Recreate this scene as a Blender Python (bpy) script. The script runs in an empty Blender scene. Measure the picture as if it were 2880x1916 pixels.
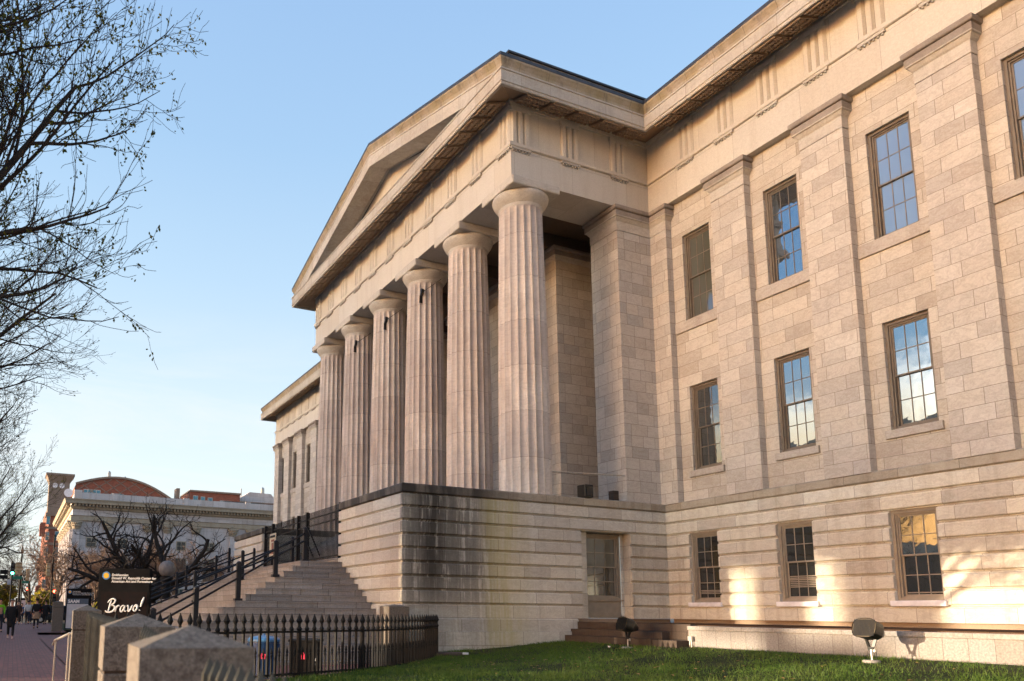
# building facade with columned porch, seen from the sidewalk
CF,CPX,CPY=791.8427,377.1195,493.8359
CRX,CRY,CRZ=1.719236,-0.009320,1.142277
SUN_E=2.0; SKY_E=.12; EXPO=2.40; SKY_TINT=(1.,1.,1.); GRADF=.8; GRAD_S=1.80; CLOUD_S=5.0; GLOW_S=63.
import bpy, bmesh, math, random
import numpy as np
from mathutils import Vector, Matrix, Quaternion
random.seed(7)
S = bpy.context.scene
COL = S.collection
PI = math.pi
R = math.radians

# ------------------------------------------------------------------ helpers
class MB:
    """collects shapes that become ONE mesh object"""
    def __init__(s): s.v = []; s.f = []
    def add(s, vs, fs):
        b = len(s.v); s.v += [tuple(p) for p in vs]
        s.f += [tuple(i + b for i in f) for f in fs]
    def quad(s, a, b, c, d): s.add([a, b, c, d], [(0, 1, 2, 3)])
    def poly(s, pts): s.add(pts, [tuple(range(len(pts)))])
    def box(s, x0, x1, y0, y1, z0, z1, skip=''):
        v = [(x0,y0,z0),(x1,y0,z0),(x1,y1,z0),(x0,y1,z0),(x0,y0,z1),(x1,y0,z1),(x1,y1,z1),(x0,y1,z1)]
        F = {'b':(0,3,2,1),'t':(4,5,6,7),'f':(0,1,5,4),'r':(1,2,6,5),'k':(2,3,7,6),'l':(3,0,4,7)}
        s.add(v, [F[k] for k in F if k not in skip])
    def obox(s, o, ax, ay, az):
        o, ax, ay, az = map(Vector, (o, ax, ay, az))
        v = [o, o+ax, o+ax+ay, o+ay, o+az, o+ax+az, o+ax+ay+az, o+ay+az]
        s.add(v, [(0,3,2,1),(4,5,6,7),(0,1,5,4),(1,2,6,5),(2,3,7,6),(3,0,4,7)])
    def bar(s, a, b, w, h=None):
        a = Vector(a); b = Vector(b); d = b - a
        if d.length < 1e-6: return
        h = h or w; dn = d.normalized()
        up = Vector((0,0,1)) if abs(dn.z) < .95 else Vector((1,0,0))
        x = dn.cross(up).normalized(); y = x.cross(dn).normalized()
        s.obox(a - x*w/2 - y*h/2, x*w, y*h, d)
    def tube(s, pts, rad, n=6, cap=True):
        pts = [Vector(p) for p in pts]
        if isinstance(rad, (int, float)): rad = [rad]*len(pts)
        t = (pts[1]-pts[0]).normalized()
        u = t.orthogonal().normalized(); b0 = len(s.v)
        for i, p in enumerate(pts):
            if i == 0: d = pts[1]-pts[0]
            elif i == len(pts)-1: d = pts[i]-pts[i-1]
            else: d = pts[i+1]-pts[i-1]
            d = d.normalized()
            u = (u - d*u.dot(d))
            u = u.normalized() if u.length > 1e-5 else d.orthogonal().normalized()
            w = d.cross(u)
            for k in range(n):
                a = 2*PI*k/n
                s.v.append(tuple(p + (u*math.cos(a) + w*math.sin(a))*rad[i]))
        for i in range(len(pts)-1):
            for k in range(n):
                k2 = (k+1) % n
                s.f.append((b0+i*n+k, b0+i*n+k2, b0+(i+1)*n+k2, b0+(i+1)*n+k))
        if cap:
            s.f.append(tuple(b0+k for k in range(n))[::-1])
            s.f.append(tuple(b0+(len(pts)-1)*n+k for k in range(n)))
    def lathe(s, prof, n=24, c=(0,0,0), cap=True):
        b0 = len(s.v)
        for r, z in prof:
            for k in range(n):
                a = 2*PI*k/n
                s.v.append((c[0]+r*math.cos(a), c[1]+r*math.sin(a), c[2]+z))
        for i in range(len(prof)-1):
            for k in range(n):
                k2 = (k+1) % n
                s.f.append((b0+i*n+k, b0+i*n+k2, b0+(i+1)*n+k2, b0+(i+1)*n+k))
        if cap:
            s.f.append(tuple(b0+k for k in range(n))[::-1])
            s.f.append(tuple(b0+(len(prof)-1)*n+k for k in range(n)))
    def ball(s, c, r, n=16, m=10, sz=1.):
        s.lathe([(r*math.sin(PI*i/m)+1e-4, -r*sz*math.cos(PI*i/m)) for i in range(m+1)], n, c)
    def prism(s, poly2, o, ax, ay, az):
        """polygon in (ax, ay) extruded by az"""
        o, ax, ay, az = map(Vector, (o, ax, ay, az)); n = len(poly2)
        v = [o + ax*p[0] + ay*p[1] for p in poly2]; v += [p + az for p in v]
        s.add(v, [tuple(range(n))[::-1], tuple(range(n, 2*n))] + [(i, (i+1) % n, (i+1) % n + n, i+n) for i in range(n)])
    def sweep(s, path, prof, back=None, caps=(True, True)):
        """profile of (outward offset, z) along a plan path, outward = right of travel, mitred"""
        P = [Vector(p) for p in path]; rings = []
        for i, p in enumerate(P):
            d1 = (P[i]-P[i-1]).normalized() if i > 0 else None
            d2 = (P[i+1]-P[i]).normalized() if i < len(P)-1 else None
            n1 = Vector((d1.y, -d1.x)) if d1 else None
            n2 = Vector((d2.y, -d2.x)) if d2 else None
            if n1 is None: m = n2
            elif n2 is None: m = n1
            else: m = (n1+n2)/(1+n1.dot(n2))
            pr = list(prof)
            if back is not None: pr = [(back, prof[0][1])] + pr + [(back, prof[-1][1])]
            rings.append([(p.x+m.x*o, p.y+m.y*o, z) for o, z in pr])
        n = len(rings[0]); b0 = len(s.v)
        for r in rings: s.v += r
        for i in range(len(rings)-1):
            for k in range(n-1):
                s.f.append((b0+i*n+k, b0+(i+1)*n+k, b0+(i+1)*n+k+1, b0+i*n+k+1))
        if back is not None:
            if caps[0]: s.f.append(tuple(b0+k for k in range(n)))
            if caps[1]: s.f.append(tuple(b0+(len(rings)-1)*n+k for k in range(n))[::-1])
    def wall(s, o, U, N, u0, u1, z0, z1, holes, depth):
        """flat wall in the plane o+U*u, with rectangular holes (u0,u1,z0,z1) and their reveals"""
        o = Vector(o); U = Vector(U); N = Vector(N); Z = Vector((0,0,1))
        q = lambda u, z, d=0: o + U*u + Z*z - N*d
        us = sorted({u0, u1, *[h[0] for h in holes], *[h[1] for h in holes]})
        zs = sorted({z0, z1, *[h[2] for h in holes], *[h[3] for h in holes]})
        us = [u for u in us if u0-1e-6 <= u <= u1+1e-6]; zs = [z for z in zs if z0-1e-6 <= z <= z1+1e-6]
        for a, b in zip(us, us[1:]):
            run = None
            for c, d in zip(zs, zs[1:]):
                um, zm = (a+b)/2, (c+d)/2
                hole = any(h[0] < um < h[1] and h[2] < zm < h[3] for h in holes)
                if hole:
                    if run: s.quad(q(a,run[0]), q(b,run[0]), q(b,run[1]), q(a,run[1])); run = None
                else: run = (run[0], d) if run else (c, d)
            if run: s.quad(q(a,run[0]), q(b,run[0]), q(b,run[1]), q(a,run[1]))
        for a, b, c, d in holes:
            s.quad(q(a,c), q(a,d), q(a,d,depth), q(a,c,depth)); s.quad(q(b,c), q(b,c,depth), q(b,d,depth), q(b,d))
            s.quad(q(a,d), q(b,d), q(b,d,depth), q(a,d,depth)); s.quad(q(a,c), q(a,c,depth), q(b,c,depth), q(b,c))

def mesh_of(name, mb, mat, smooth=False):
    me = bpy.data.meshes.new(name)
    me.from_pydata(mb.v, [], mb.f)
    mats = mat if isinstance(mat, (list, tuple)) else [mat]
    for m in mats: me.materials.append(m)
    n = len(me.polygons)
    nor = np.empty(n*3, np.float32); me.polygons.foreach_get('normal', nor); nor = nor.reshape(-1, 3)
    co = np.empty(len(me.vertices)*3, np.float32); me.vertices.foreach_get('co', co); co = co.reshape(-1, 3)
    lv = np.empty(len(me.loops), np.int32); me.loops.foreach_get('vertex_index', lv)
    lt = np.empty(n, np.int32); me.polygons.foreach_get('loop_total', lt)
    fn = np.repeat(nor, lt, axis=0); p = co[lv]
    hz = np.abs(fn[:, 2]) > .75; xx = np.abs(fn[:, 0]) > np.abs(fn[:, 1])
    u = np.where(hz, p[:, 0], np.where(xx, p[:, 1], p[:, 0])); w = np.where(hz, p[:, 1], p[:, 2])
    uv = me.uv_layers.new(name='UVMap')
    uv.data.foreach_set('uv', np.stack([u, w], 1).astype(np.float32).ravel())
    if smooth: me.polygons.foreach_set('use_smooth', np.ones(n, bool))
    me.update()
    return me

def obj(name, mb, mat, parent=None, loc=(0,0,0), rz=0., smooth=False, bevel=0., label=None):
    me = mb if isinstance(mb, bpy.types.Mesh) else mesh_of(name, mb, mat, smooth)
    o = bpy.data.objects.new(name, me); COL.objects.link(o)
    o.location = loc; o.rotation_euler = (0, 0, rz)
    if parent: o.parent = parent
    if bevel:
        m = o.modifiers.new('edge', 'BEVEL'); m.width = bevel; m.segments = 2; m.limit_method = 'ANGLE'; m.angle_limit = R(35)
    if label: o['label'] = label
    return o

def tag(o, label=None, cat=None, group=None, kind=None):
    for k, v in (('label', label), ('category', cat), ('group', group), ('kind', kind)):
        if v: o[k] = v
    return o

def thing(name, label, cat, loc=(0,0,0), rz=0., group=None):
    o = bpy.data.objects.new(name, None); COL.objects.link(o); o.empty_display_size = .3
    o.location = loc; o.rotation_euler = (0, 0, rz)
    return tag(o, label, cat, group)

def struct(name, mb, mat, **k):
    return tag(obj(name, mb, mat, **k), kind='structure')

def dup(root, loc, rz=None, label=None, group=None, scale=None):
    kids = {}
    for o in bpy.data.objects:
        if o.parent: kids.setdefault(o.parent.name, []).append(o)
    def cp(o, par):
        c = o.copy(); COL.objects.link(c)
        if par: c.parent = par
        for k in kids.get(o.name, []): cp(k, c)
        return c
    r = cp(root, None); r.location = loc
    if rz is not None: r.rotation_euler = (0, 0, rz)
    if scale: r.scale = (scale,)*3 if isinstance(scale, (int, float)) else scale
    if label: r['label'] = label
    if group: r['group'] = group
    return r

# ------------------------------------------------------------------ materials
class NT:
    def __init__(s, name):
        s.m = bpy.data.materials.new(name); s.m.use_nodes = True; s.t = s.m.node_tree
        s.b = s.t.nodes['Principled BSDF']
    def n(s, typ, **k):
        nd = s.t.nodes.new(typ)
        for a, v in k.items():
            if a.startswith('i_'):
                key = a[2:].replace('_', ' ')
                key = int(key) if key.isdigit() else key
                s.put(nd.inputs[key], v)
            else: setattr(nd, a, v)
        return nd
    def put(s, sock, v):
        if isinstance(v, bpy.types.NodeSocket): s.t.links.new(v, sock)
        else:
            if isinstance(v, (tuple, list)) and len(v) == 3 and sock.type == 'RGBA': v = (*v, 1)
            sock.default_value = v
    def math(s, op, a, b=None, c=None, clamp=False):
        nd = s.t.nodes.new('ShaderNodeMath'); nd.operation = op; nd.use_clamp = clamp
        for i, v in enumerate((a, b, c)):
            if v is not None: s.put(nd.inputs[i], v)
        return nd.outputs[0]
    def mix(s, f, a, b, blend='MIX'):
        nd = s.t.nodes.new('ShaderNodeMix'); nd.data_type = 'RGBA'; nd.blend_type = blend
        s.put(nd.inputs['Factor'], f); s.put(nd.inputs[6], a); s.put(nd.inputs[7], b)
        return nd.outputs[2]
    def ramp(s, f, *st):
        nd = s.t.nodes.new('ShaderNodeValToRGB'); s.put(nd.inputs[0], f)
        e = nd.color_ramp.elements
        while len(e) < len(st): e.new(.5)
        for i, (p, c) in enumerate(st):
            e[i].position = p; e[i].color = (*c, 1) if isinstance(c, (tuple, list)) else (c, c, c, 1)
        return nd.outputs[0]
    def noise(s, vec, scale, detail=4, rough=.55, dist=0.):
        nd = s.n('ShaderNodeTexNoise', i_Scale=scale, i_Detail=detail, i_Roughness=rough, i_Distortion=dist)
        if vec is not None: s.put(nd.inputs['Vector'], vec)
        return nd.outputs['Fac']
    def coord(s, kind='Object'): return s.n('ShaderNodeTexCoord').outputs[kind]
    def map(s, vec, loc=(0,0,0), scale=(1,1,1), rot=(0,0,0)):
        nd = s.n('ShaderNodeMapping'); s.put(nd.inputs['Vector'], vec)
        nd.inputs['Location'].default_value = loc; nd.inputs['Scale'].default_value = scale; nd.inputs['Rotation'].default_value = rot
        return nd.outputs[0]
    def bump(s, h, strength=.3, dist=.02):
        nd = s.n('ShaderNodeBump', i_Strength=strength, i_Distance=dist); s.put(nd.inputs['Height'], h)
        s.put(s.b.inputs['Normal'], nd.outputs[0])
    def out(s, color=None, rough=None, metal=None, spec=None):
        for k, v in (('Base Color', color), ('Roughness', rough), ('Metallic', metal), ('Specular IOR Level', spec)):
            if v is not None: s.put(s.b.inputs[k], v)
        return s.m

def plain(name, col, rough=.6, metal=0., var=.15, scale=6., spec=.5, bump=0.):
    t = NT(name); o = t.coord()
    f = t.noise(o, scale, 5, .6)
    c = t.mix(t.ramp(f, (.3, 0.), (.7, 1.)), tuple(x*(1-var) for x in col), tuple(min(1, x*(1+var)) for x in col))
    if bump: t.bump(t.noise(o, scale*6, 4, .6), bump, .01)
    return t.out(c, rough, metal, spec)

def emit(name, col, strength):
    t = NT(name); t.put(t.b.inputs['Emission Color'], col); t.b.inputs['Emission Strength'].default_value = strength
    return t.out(tuple(c*.3 for c in col), .4)

def stone(name, c1, c2, bw, bh, voff=0., mortar=.5, msize=.008, streak=.25, grain=.14, vein=.34, tint=(.90,.80,.66), tintf=.3, blocks=True, rough=.72, uoff=0., bumps=.25, extra=None, stag=.43):
    t = NT(name); uv = t.n('ShaderNodeUVMap').outputs[0]; ob = t.coord()
    base = None
    if blocks:
        m = t.map(uv, (uoff, voff, 0))
        def brk(off, w, cc1, cc2):
            b = t.n('ShaderNodeTexBrick', offset=off, offset_frequency=2, squash=.72, squash_frequency=3)
            t.put(b.inputs['Vector'], m)
            for k, v in (('Scale', 1.), ('Mortar Size', msize), ('Mortar Smooth', .35), ('Bias', 0.), ('Brick Width', w), ('Row Height', bh)): b.inputs[k].default_value = v
            t.put(b.inputs['Color1'], cc1); t.put(b.inputs['Color2'], cc2); t.put(b.inputs['Mortar'], (mortar,)*3)
            return b
        b1 = brk(stag, bw, (0., 0., 0.), (1., 1., 1.))
        rnd = b1.outputs['Color']; mort = b1.outputs['Fac']
        base = t.mix(t.ramp(rnd, (.0, 0.), (.65, .55), (1., 1.)), c1, c2)
        hue = t.math('FRACT', t.math('MULTIPLY', rnd, 7.31))
        base = t.mix(t.math('MULTIPLY', hue, tintf), base, t.mix(1., base, tint, 'MULTIPLY'))
        shift = t.math('MULTIPLY', rnd, 37.)
        cmb = t.n('ShaderNodeVectorMath', operation='ADD'); t.put(cmb.inputs[0], ob)
        cx = t.n('ShaderNodeCombineXYZ'); t.put(cx.inputs[0], shift); t.put(cx.inputs[1], shift); t.put(cmb.inputs[1], cx.outputs[0])
        vv = cmb.outputs[0]
    else:
        big = t.noise(ob, .55, 4, .6)
        base = t.mix(t.ramp(big, (.3, 0.), (.7, 1.)), c1, c2); vv = ob; mort = None
    vn = t.noise(t.map(vv, rot=(.5, .4, .2), scale=(1., 1., 2.2)), 1.6, 6, .62, 1.4)
    base = t.mix(t.math('MULTIPLY', t.ramp(vn, (.44, 0.), (.5, 1.), (.56, 0.)), vein), base, t.mix(1., base, (.62, .57, .54), 'MULTIPLY'))
    g = t.noise(ob, 26., 5, .7)
    base = t.mix(1., base, t.ramp(g, (.25, 1-grain*1.6), (.75, 1+grain*.4)), 'MULTIPLY')
    if streak:
        sn = t.noise(t.map(ob, scale=(2.6, 2.6, .22)), 1., 5, .65, .3)
        base = t.mix(t.math('MULTIPLY', t.ramp(sn, (.5, 0.), (.72, 1.)), streak), base, t.mix(1., base, (.55, .47, .40), 'MULTIPLY'))
    if extra: base = extra(t, base, ob)
    if mort is not None: base = t.mix(t.math('MULTIPLY', mort, .85), base, t.mix(1., base, (mortar*.75, mortar*.68, mortar*.62), 'MULTIPLY'))
    h = t.noise(ob, 14., 6, .65)
    if mort is not None: h = t.math('SUBTRACT', t.math('MULTIPLY', h, .5), t.math('MULTIPLY', mort, .6))
    t.bump(h, bumps, .02)
    return t.out(base, rough, spec=.35)

LT = (.60, .56, .49); DK = (.44, .395, .345)
M = {}
def podium_stain(t, base, ob):
    # black run-off spreading from the corner along the side wall, broken at every course, then a pale green run beside it
    x = t.n('ShaderNodeSeparateXYZ'); t.put(x.inputs[0], ob)
    X, Y, Z = x.outputs
    row = t.math('FLOOR', t.math('DIVIDE', t.math('ADD', Z, .2), .4))
    cm = t.n('ShaderNodeCombineXYZ'); t.put(cm.inputs[1], t.math('MULTIPLY', t.math('SINE', t.math('MULTIPLY', row, 12.9)), .07))
    va = t.n('ShaderNodeVectorMath', operation='ADD'); t.put(va.inputs[0], ob); t.put(va.inputs[1], cm.outputs[0]); o2 = va.outputs[0]
    sn = t.noise(t.map(o2, scale=(2.2, 2.2, .22)), 1., 6, .7, .5)
    fine = t.noise(t.map(o2, scale=(5.2, 5.2, .27)), 1., 7, .74, .35)
    pat = t.noise(t.map(o2, (5, 2, 1), scale=(1.1, 1.1, 1.6)), 1., 4, .6)
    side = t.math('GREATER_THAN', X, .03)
    d = t.math('MULTIPLY', t.math('ADD', t.math('ADD', Y, 10.03), t.math('MULTIPLY', t.math('SUBTRACT', sn, .5), 1.1)), .2)
    wide = t.ramp(d, (.0,.62),(.08,.8),(.14,.9),(.18,1.),(.26,1.),(.32,.86),(.48,.74),(.60,.28),(.70,.0))
    mott = t.ramp(t.math('ADD', t.math('ADD', t.math('MULTIPLY', sn, .24), t.math('MULTIPLY', fine, .62)), t.math('MULTIPLY', pat, .14)), (.38,.14),(.445,.42),(.485,.90),(.56,1.))
    core = t.math('MULTIPLY', t.ramp(d, (.17,0.),(.195,1.),(.24,1.),(.275,0.)), t.ramp(fine, (.30,.5),(.45,1.)))
    low = t.ramp(t.math('MULTIPLY', t.math('ADD', Z, 1.), .2), (0.,.35),(.28,.45),(.34,.75),(.5,1.),(1.,1.))
    f = t.math('MULTIPLY', t.math('MULTIPLY', t.math('MAXIMUM', t.math('MULTIPLY', wide, mott), core), side), low)
    g = t.math('MULTIPLY', t.ramp(d, (.50,0.),(.60,.85),(.74,.7),(.90,0.)), side)
    g = t.math('MULTIPLY', g, t.ramp(fine, (.34,.35),(.6,1.)))
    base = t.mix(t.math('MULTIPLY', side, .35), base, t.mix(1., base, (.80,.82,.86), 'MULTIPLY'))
    base = t.mix(g, base, (.40,.35,.16))
    return t.mix(t.math('MULTIPLY', f, .95), base, (.020,.0175,.016))
def cap_stain(t, base, ob):
    sn = t.noise(t.map(ob, scale=(1.6, 1.6, .3)), 1., 5, .65)
    x = t.n('ShaderNodeSeparateXYZ'); t.put(x.inputs[0], ob)
    near = t.ramp(t.math('MULTIPLY', t.math('ADD', x.outputs[1], 10.2), .2), (0., 1.), (.55, .95), (.85, .15), (1., .12))
    f = t.math('MULTIPLY', t.ramp(sn, (.25, .45), (.55, 1.)), near)
    return t.mix(f, base, (.030, .026, .024))
def moss(t, base, ob):
    sn = t.noise(t.map(ob, scale=(1., 1., .6)), 1.1, 5, .65)
    base = t.mix(t.math('MULTIPLY', t.ramp(sn, (.4, 0.), (.62, 1.)), .62), base, (.25, .20, .085))
    s2 = t.noise(t.map(ob, (3, 1, 0), scale=(2., 2., .5)), 1., 5, .7)
    return t.mix(t.math('MULTIPLY', t.ramp(s2, (.52, 0.), (.7, 1.)), .7), base, (.10, .08, .06))

M['wall'] = stone('pale_marble_ashlar', LT, DK, 1.15, .395, voff=-.08, streak=.12)
M['rust'] = stone('rusticated_marble', (0.723,0.690,0.587), (0.542,0.505,0.434), 1.5, .4, voff=-.2, msize=.007, streak=.5)
M['podium'] = stone('stained_podium_marble', (0.731,0.703,0.612), (0.570,0.539,0.479), 1.35, .4, voff=-.2, msize=.008, streak=.25, extra=podium_stain)
M['cap'] = stone('weathered_cap_stone', (0.500,0.453,0.362), (0.375,0.332,0.269), 2.0, .6, voff=-.2, streak=.5, extra=cap_stain)
M['pil'] = stone('pilaster_marble', (0.606,0.570,0.511), (0.463,0.427,0.392), .95, .395, voff=-.08, streak=.1, uoff=.3)
M['anta'] = stone('anta_marble', (0.606,0.570,0.516), (0.452,0.427,0.398), .72, .395, voff=-.08, streak=.1, uoff=.2)
M['ent'] = stone('entablature_marble', (0.617,0.587,0.529), (0.551,0.517,0.461), 2.4, 3.1, voff=-.2, msize=.005, streak=.22, vein=.1)
M['corn'] = stone('cornice_marble', (0.551,0.522,0.467), (0.441,0.409,0.361), 1.6, 3., voff=1.2, msize=.006, streak=.4, blocks=True)
M['moss'] = stone('mossy_cyma_stone', (.46,.40,.32), (.37,.31,.24), 1.6, 3., voff=1.1, streak=.4, extra=moss)
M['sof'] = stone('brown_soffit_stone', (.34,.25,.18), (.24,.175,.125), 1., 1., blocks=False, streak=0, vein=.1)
M['cpt'] = stone('capital_marble', (0.584,0.546,0.485), (0.474,0.439,0.386), 1., 1., blocks=False, streak=.2)
M['abac'] = stone('greyed_capital_slab', (.36,.315,.275), (.25,.215,.185), 1., 1., blocks=False, streak=.35)
M['sill'] = stone('window_sill_marble', (0.529,0.487,0.429), (0.419,0.379,0.336), 1., 1., blocks=False, streak=.35)
M['ceil'] = stone('shade_toned_porch_ceiling', (.17,.125,.09), (.12,.088,.064), 1., 1., blocks=False, streak=0, vein=.1)  # soffit stone darkened: deeper porch shade is put into the colour
M['step'] = stone('granite_step', (.37,.345,.33), (.265,.245,.235), 1.25, .195, voff=-2., mortar=.3, msize=.011, streak=.45, grain=.25, vein=0.)
M['gran'] = stone('granite_wall', (.335,.315,.30), (.275,.255,.24), .62, .6, voff=-.04, msize=.006, streak=.2, grain=.35, vein=0., stag=.0)
M['coping'] = stone('granite_coping', (.355,.335,.315), (.30,.28,.265), .85, .4, voff=.1, msize=.006, streak=.2, grain=.3, vein=0.)
M['brn'] = stone('brown_sandstone_step', (.085,.060,.045), (.060,.043,.033), .9, .2, voff=.0, streak=.5, grain=.25, vein=0.)
M['terr'] = stone('brown_terrace_paving', (.115,.072,.048), (.085,.055,.038), 1.2, 1.2, streak=0., grain=.25, vein=0.)
M['terr'].node_tree.nodes['Principled BSDF'].inputs['Specular IOR Level'].default_value = 0.
M['terr'].node_tree.nodes['Principled BSDF'].inputs['Roughness'].default_value = 1.
t = NT('column_marble'); ob = t.coord(); xyz = t.n('ShaderNodeSeparateXYZ'); t.put(xyz.inputs[0], ob)
dz = t.math('FRACT', t.math('DIVIDE', t.math('ADD', xyz.outputs[2], .35), 1.53)); fl = t.math('FLOOR', t.math('DIVIDE', t.math('ADD', xyz.outputs[2], .35), 1.53))
wn = t.n('ShaderNodeTexWhiteNoise', noise_dimensions='2D'); cx = t.n('ShaderNodeCombineXYZ'); t.put(cx.inputs[0], fl)
oi = t.n('ShaderNodeObjectInfo'); t.put(cx.inputs[1], t.math('MULTIPLY', oi.outputs['Random'], 91.)); t.put(wn.inputs['Vector'], cx.outputs[0])
c = t.mix(wn.outputs['Value'], (.62,.56,.50), (.49,.43,.39))
nn = t.noise(t.map(ob, scale=(1., 1., .35)), 1.6, 6, .65, .8)
c = t.mix(t.math('MULTIPLY', t.ramp(nn, (.42, 0.), (.68, 1.)), .55), c, (.335,.275,.235))
v2 = t.noise(t.map(ob, scale=(.8, .8, 2.5), rot=(.5, .2, 0)), 1.5, 6, .6, 1.5)
c = t.mix(t.math('MULTIPLY', t.ramp(v2, (.45, 0.), (.5, 1.), (.55, 0.)), .3), c, (.28,.24,.22))
s3 = t.noise(t.map(ob, scale=(5., 5., .12)), 1., 5, .7)
c = t.mix(t.math('MULTIPLY', t.ramp(s3, (.52, 0.), (.7, 1.)), .4), c, (.25,.20,.17))
jn = t.math('LESS_THAN', dz, .012)
c = t.mix(t.math('MULTIPLY', jn, .5), c, (.16,.125,.10))
t.bump(t.math('SUBTRACT', t.noise(ob, 16., 6, .65), t.math('MULTIPLY', jn, .8)), .3, .02)
M['colm'] = t.out(c, .75, spec=.3)

M['gball'] = plain('grey_granite_ball', (.17,.155,.145), .7, 0., .25, 9.)
M['lead'] = plain('dark_lead_gutter', (.040,.042,.052), .45, .3, .35, 2.)
M['bronze'] = plain('bronze_window_frame', (.145,.115,.085), .5, 0., .2, 4.)
M['tan'] = plain('tan_painted_frame', (.27,.225,.17), .55, 0., .15, 4.)
M['white_sill'] = plain('white_painted_sill', (.74,.72,.75), .6, 0., .12, 5.)
M['iron'] = plain('black_painted_iron', (.012,.012,.0125), .6, 0., .3, 8., .12)
M['rail'] = plain('blue_black_handrail', (.013,.014,.018), .5, 0., .3, 8., .2)
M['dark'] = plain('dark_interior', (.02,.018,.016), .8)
M['blackmet'] = plain('black_metal', (.016,.017,.018), .35, .3, .3, 10.)
M['lens'] = plain('bronze_louvre_lens', (.10,.078,.046), .35, .2, .3, 3.)
M['silver'] = plain('galvanised_metal', (.45,.43,.40), .4, .7, .15, 20.)
M['blue'] = plain('blue_plastic', (.012,.055,.16), .4, 0., .15, 3.)
M['bluelid'] = plain('pale_blue_lid', (.07,.21,.42), .35, 0., .15, 3.)
M['binblack'] = plain('black_plastic', (.012,.012,.013), .6, 0., .2, 3., .15)
M['pink'] = plain('pink_red_sticker', (.80,.05,.12), .5, 0., .1, 8.)
M['signblk'] = plain('black_sign_panel', (.011,.011,.012), .7, 0., .2, 3., .03)
M['white'] = plain('white_lettering', (.75,.75,.75), .6, 0., .03, 3.)
M['grey'] = plain('pale_grey_panel', (.42,.43,.47), .5, 0., .12, 3.)
M['yellow'] = plain('yellow_sun_emblem', (.80,.45,.03), .5, 0., .08, 20.)
M['skyblue'] = plain('blue_emblem_ring', (.05,.22,.50), .5, 0., .1, 20.)
M['paper'] = plain('cream_notice_board', (.62,.52,.36), .7, 0., .2, 5.)
M['redprint'] = plain('red_brown_print', (.28,.09,.05), .7, 0., .3, 8.)
M['black_glass'] = plain('dark_glass', (.012,.014,.018), .08, 0., .2, 2.)
# ------------------------------------------------------------------ window glass: what stands behind the pane sets its colour
def glass(name, col, refl=.5, rough=.02, wav=.10):
    t = NT(name); ob = t.coord()
    t.bump(t.noise(ob, 2.3, 2, .5), wav, .02)
    c = t.mix(t.noise(t.map(ob, scale=(1,1,.4)), 1.1, 3), tuple(x*.8 for x in col), tuple(x*1.15 for x in col))
    t.out(c, .35, spec=.2)
    gl = t.n('ShaderNodeBsdfGlossy', i_Roughness=rough); gl.inputs[0].default_value = (.80, .91, 1., 1)
    t.t.links.new(t.b.inputs['Normal'].links[0].from_socket, gl.inputs['Normal'])
    fr = t.n('ShaderNodeFresnel', i_IOR=1.6)
    f = t.math('ADD', t.math('MULTIPLY', fr.outputs[0], 1.2), refl, clamp=True)
    mx = t.n('ShaderNodeMixShader'); t.put(mx.inputs[0], f); t.put(mx.inputs[1], t.b.outputs[0]); t.put(mx.inputs[2], gl.outputs[0])
    t.t.links.new(mx.outputs[0], t.t.nodes['Material Output'].inputs[0])
    return t.m
M['g_sky'] = glass('reflecting_glass', (.03,.035,.04), .26)
M['g_blind'] = glass('glass_over_pale_blind', (.16,.20,.26), .16)
M['g_green'] = glass('glass_over_green_blind', (.085,.085,.065), .06)
M['g_dark'] = glass('dark_room_glass', (.014,.013,.012), .04)
M['g_half'] = glass('dim_room_glass', (.03,.028,.022), .10)

P = 3.286; YW = .239; YP = -.022
XL = -18.85                                    # left side of the porch
ZA, ZT = 14.681, 15.85
museum = thing('museum_building', 'long pale marble Greek-revival museum with a columned pedimented porch, pilasters and stairs', 'museum', (0,0,0))
G = [3.8-.4*k for k in range(9)]
def rprof(za, zb, dep=.07, hh=.03):
    pts = []
    for zc in sorted(G):
        if zc < za-1e-6 or zc > zb+1e-6: continue
        lo, hi = abs(zc-za) < 1e-6, abs(zc-zb) < 1e-6
        if not lo: pts += [(0, zc-.055), (-.016, zc-.038), (-dep, zc-hh)]
        if not hi: pts += [(-dep, zc+hh), (-.016, zc+.038), (0, zc+.058)]
    if not pts or pts[0][1] > za+1e-4: pts = [(pts[0][0] if pts and pts[0][0] < -.05 else 0, za)] + pts
    if pts[-1][1] < zb-1e-4: pts.append((pts[-1][0] if pts[-1][0] < -.05 else 0, zb))
    return pts
ZB, BW0, BX = .21, 1.164, 1.111
def wingx(k): return BX + P*k
# --- right wing foundation with grooved courses, openings for the basement windows
f = MB(); XR = 27.6; NB = 8
f.sweep([(.14,-1.57),(.14,0),(XR,0)], rprof(ZB,.6), back=-.5)
f.sweep([(.14,-1.57),(.14,0),(wingx(0),0)], rprof(.6,3.0), back=-.5)
for k in range(NB-1): f.sweep([(wingx(k)+BW0,0),(wingx(k+1),0)], rprof(.6,3.0), back=-.5)
f.sweep([(wingx(NB-1)+BW0,0),(XR,0)], rprof(.6,3.0), back=-.5)
f.sweep([(.14,-.3),(.14,0),(XR,0)], rprof(3.0,3.8), back=-.5)
obj('foundation_wall', f, M['rust'], museum)
f = MB(); f.box(.19,XR,.12,.45,-.2,.26); f.box(-.5,.03,-3.86,.11,-.2,.197); obj('recessed_footing', f, M['sof'], museum)
f = MB()
xs = [XL-wingx(k)-BW0 for k in range(NB)][::-1]
f.sweep([(-45.3,12),(-45.3,0),(XL-.2,0)], rprof(ZB,.6), back=-.5)
f.sweep([(-45.3,12),(-45.3,0),(xs[0],0)], rprof(.6,3.0), back=-.5)
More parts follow.
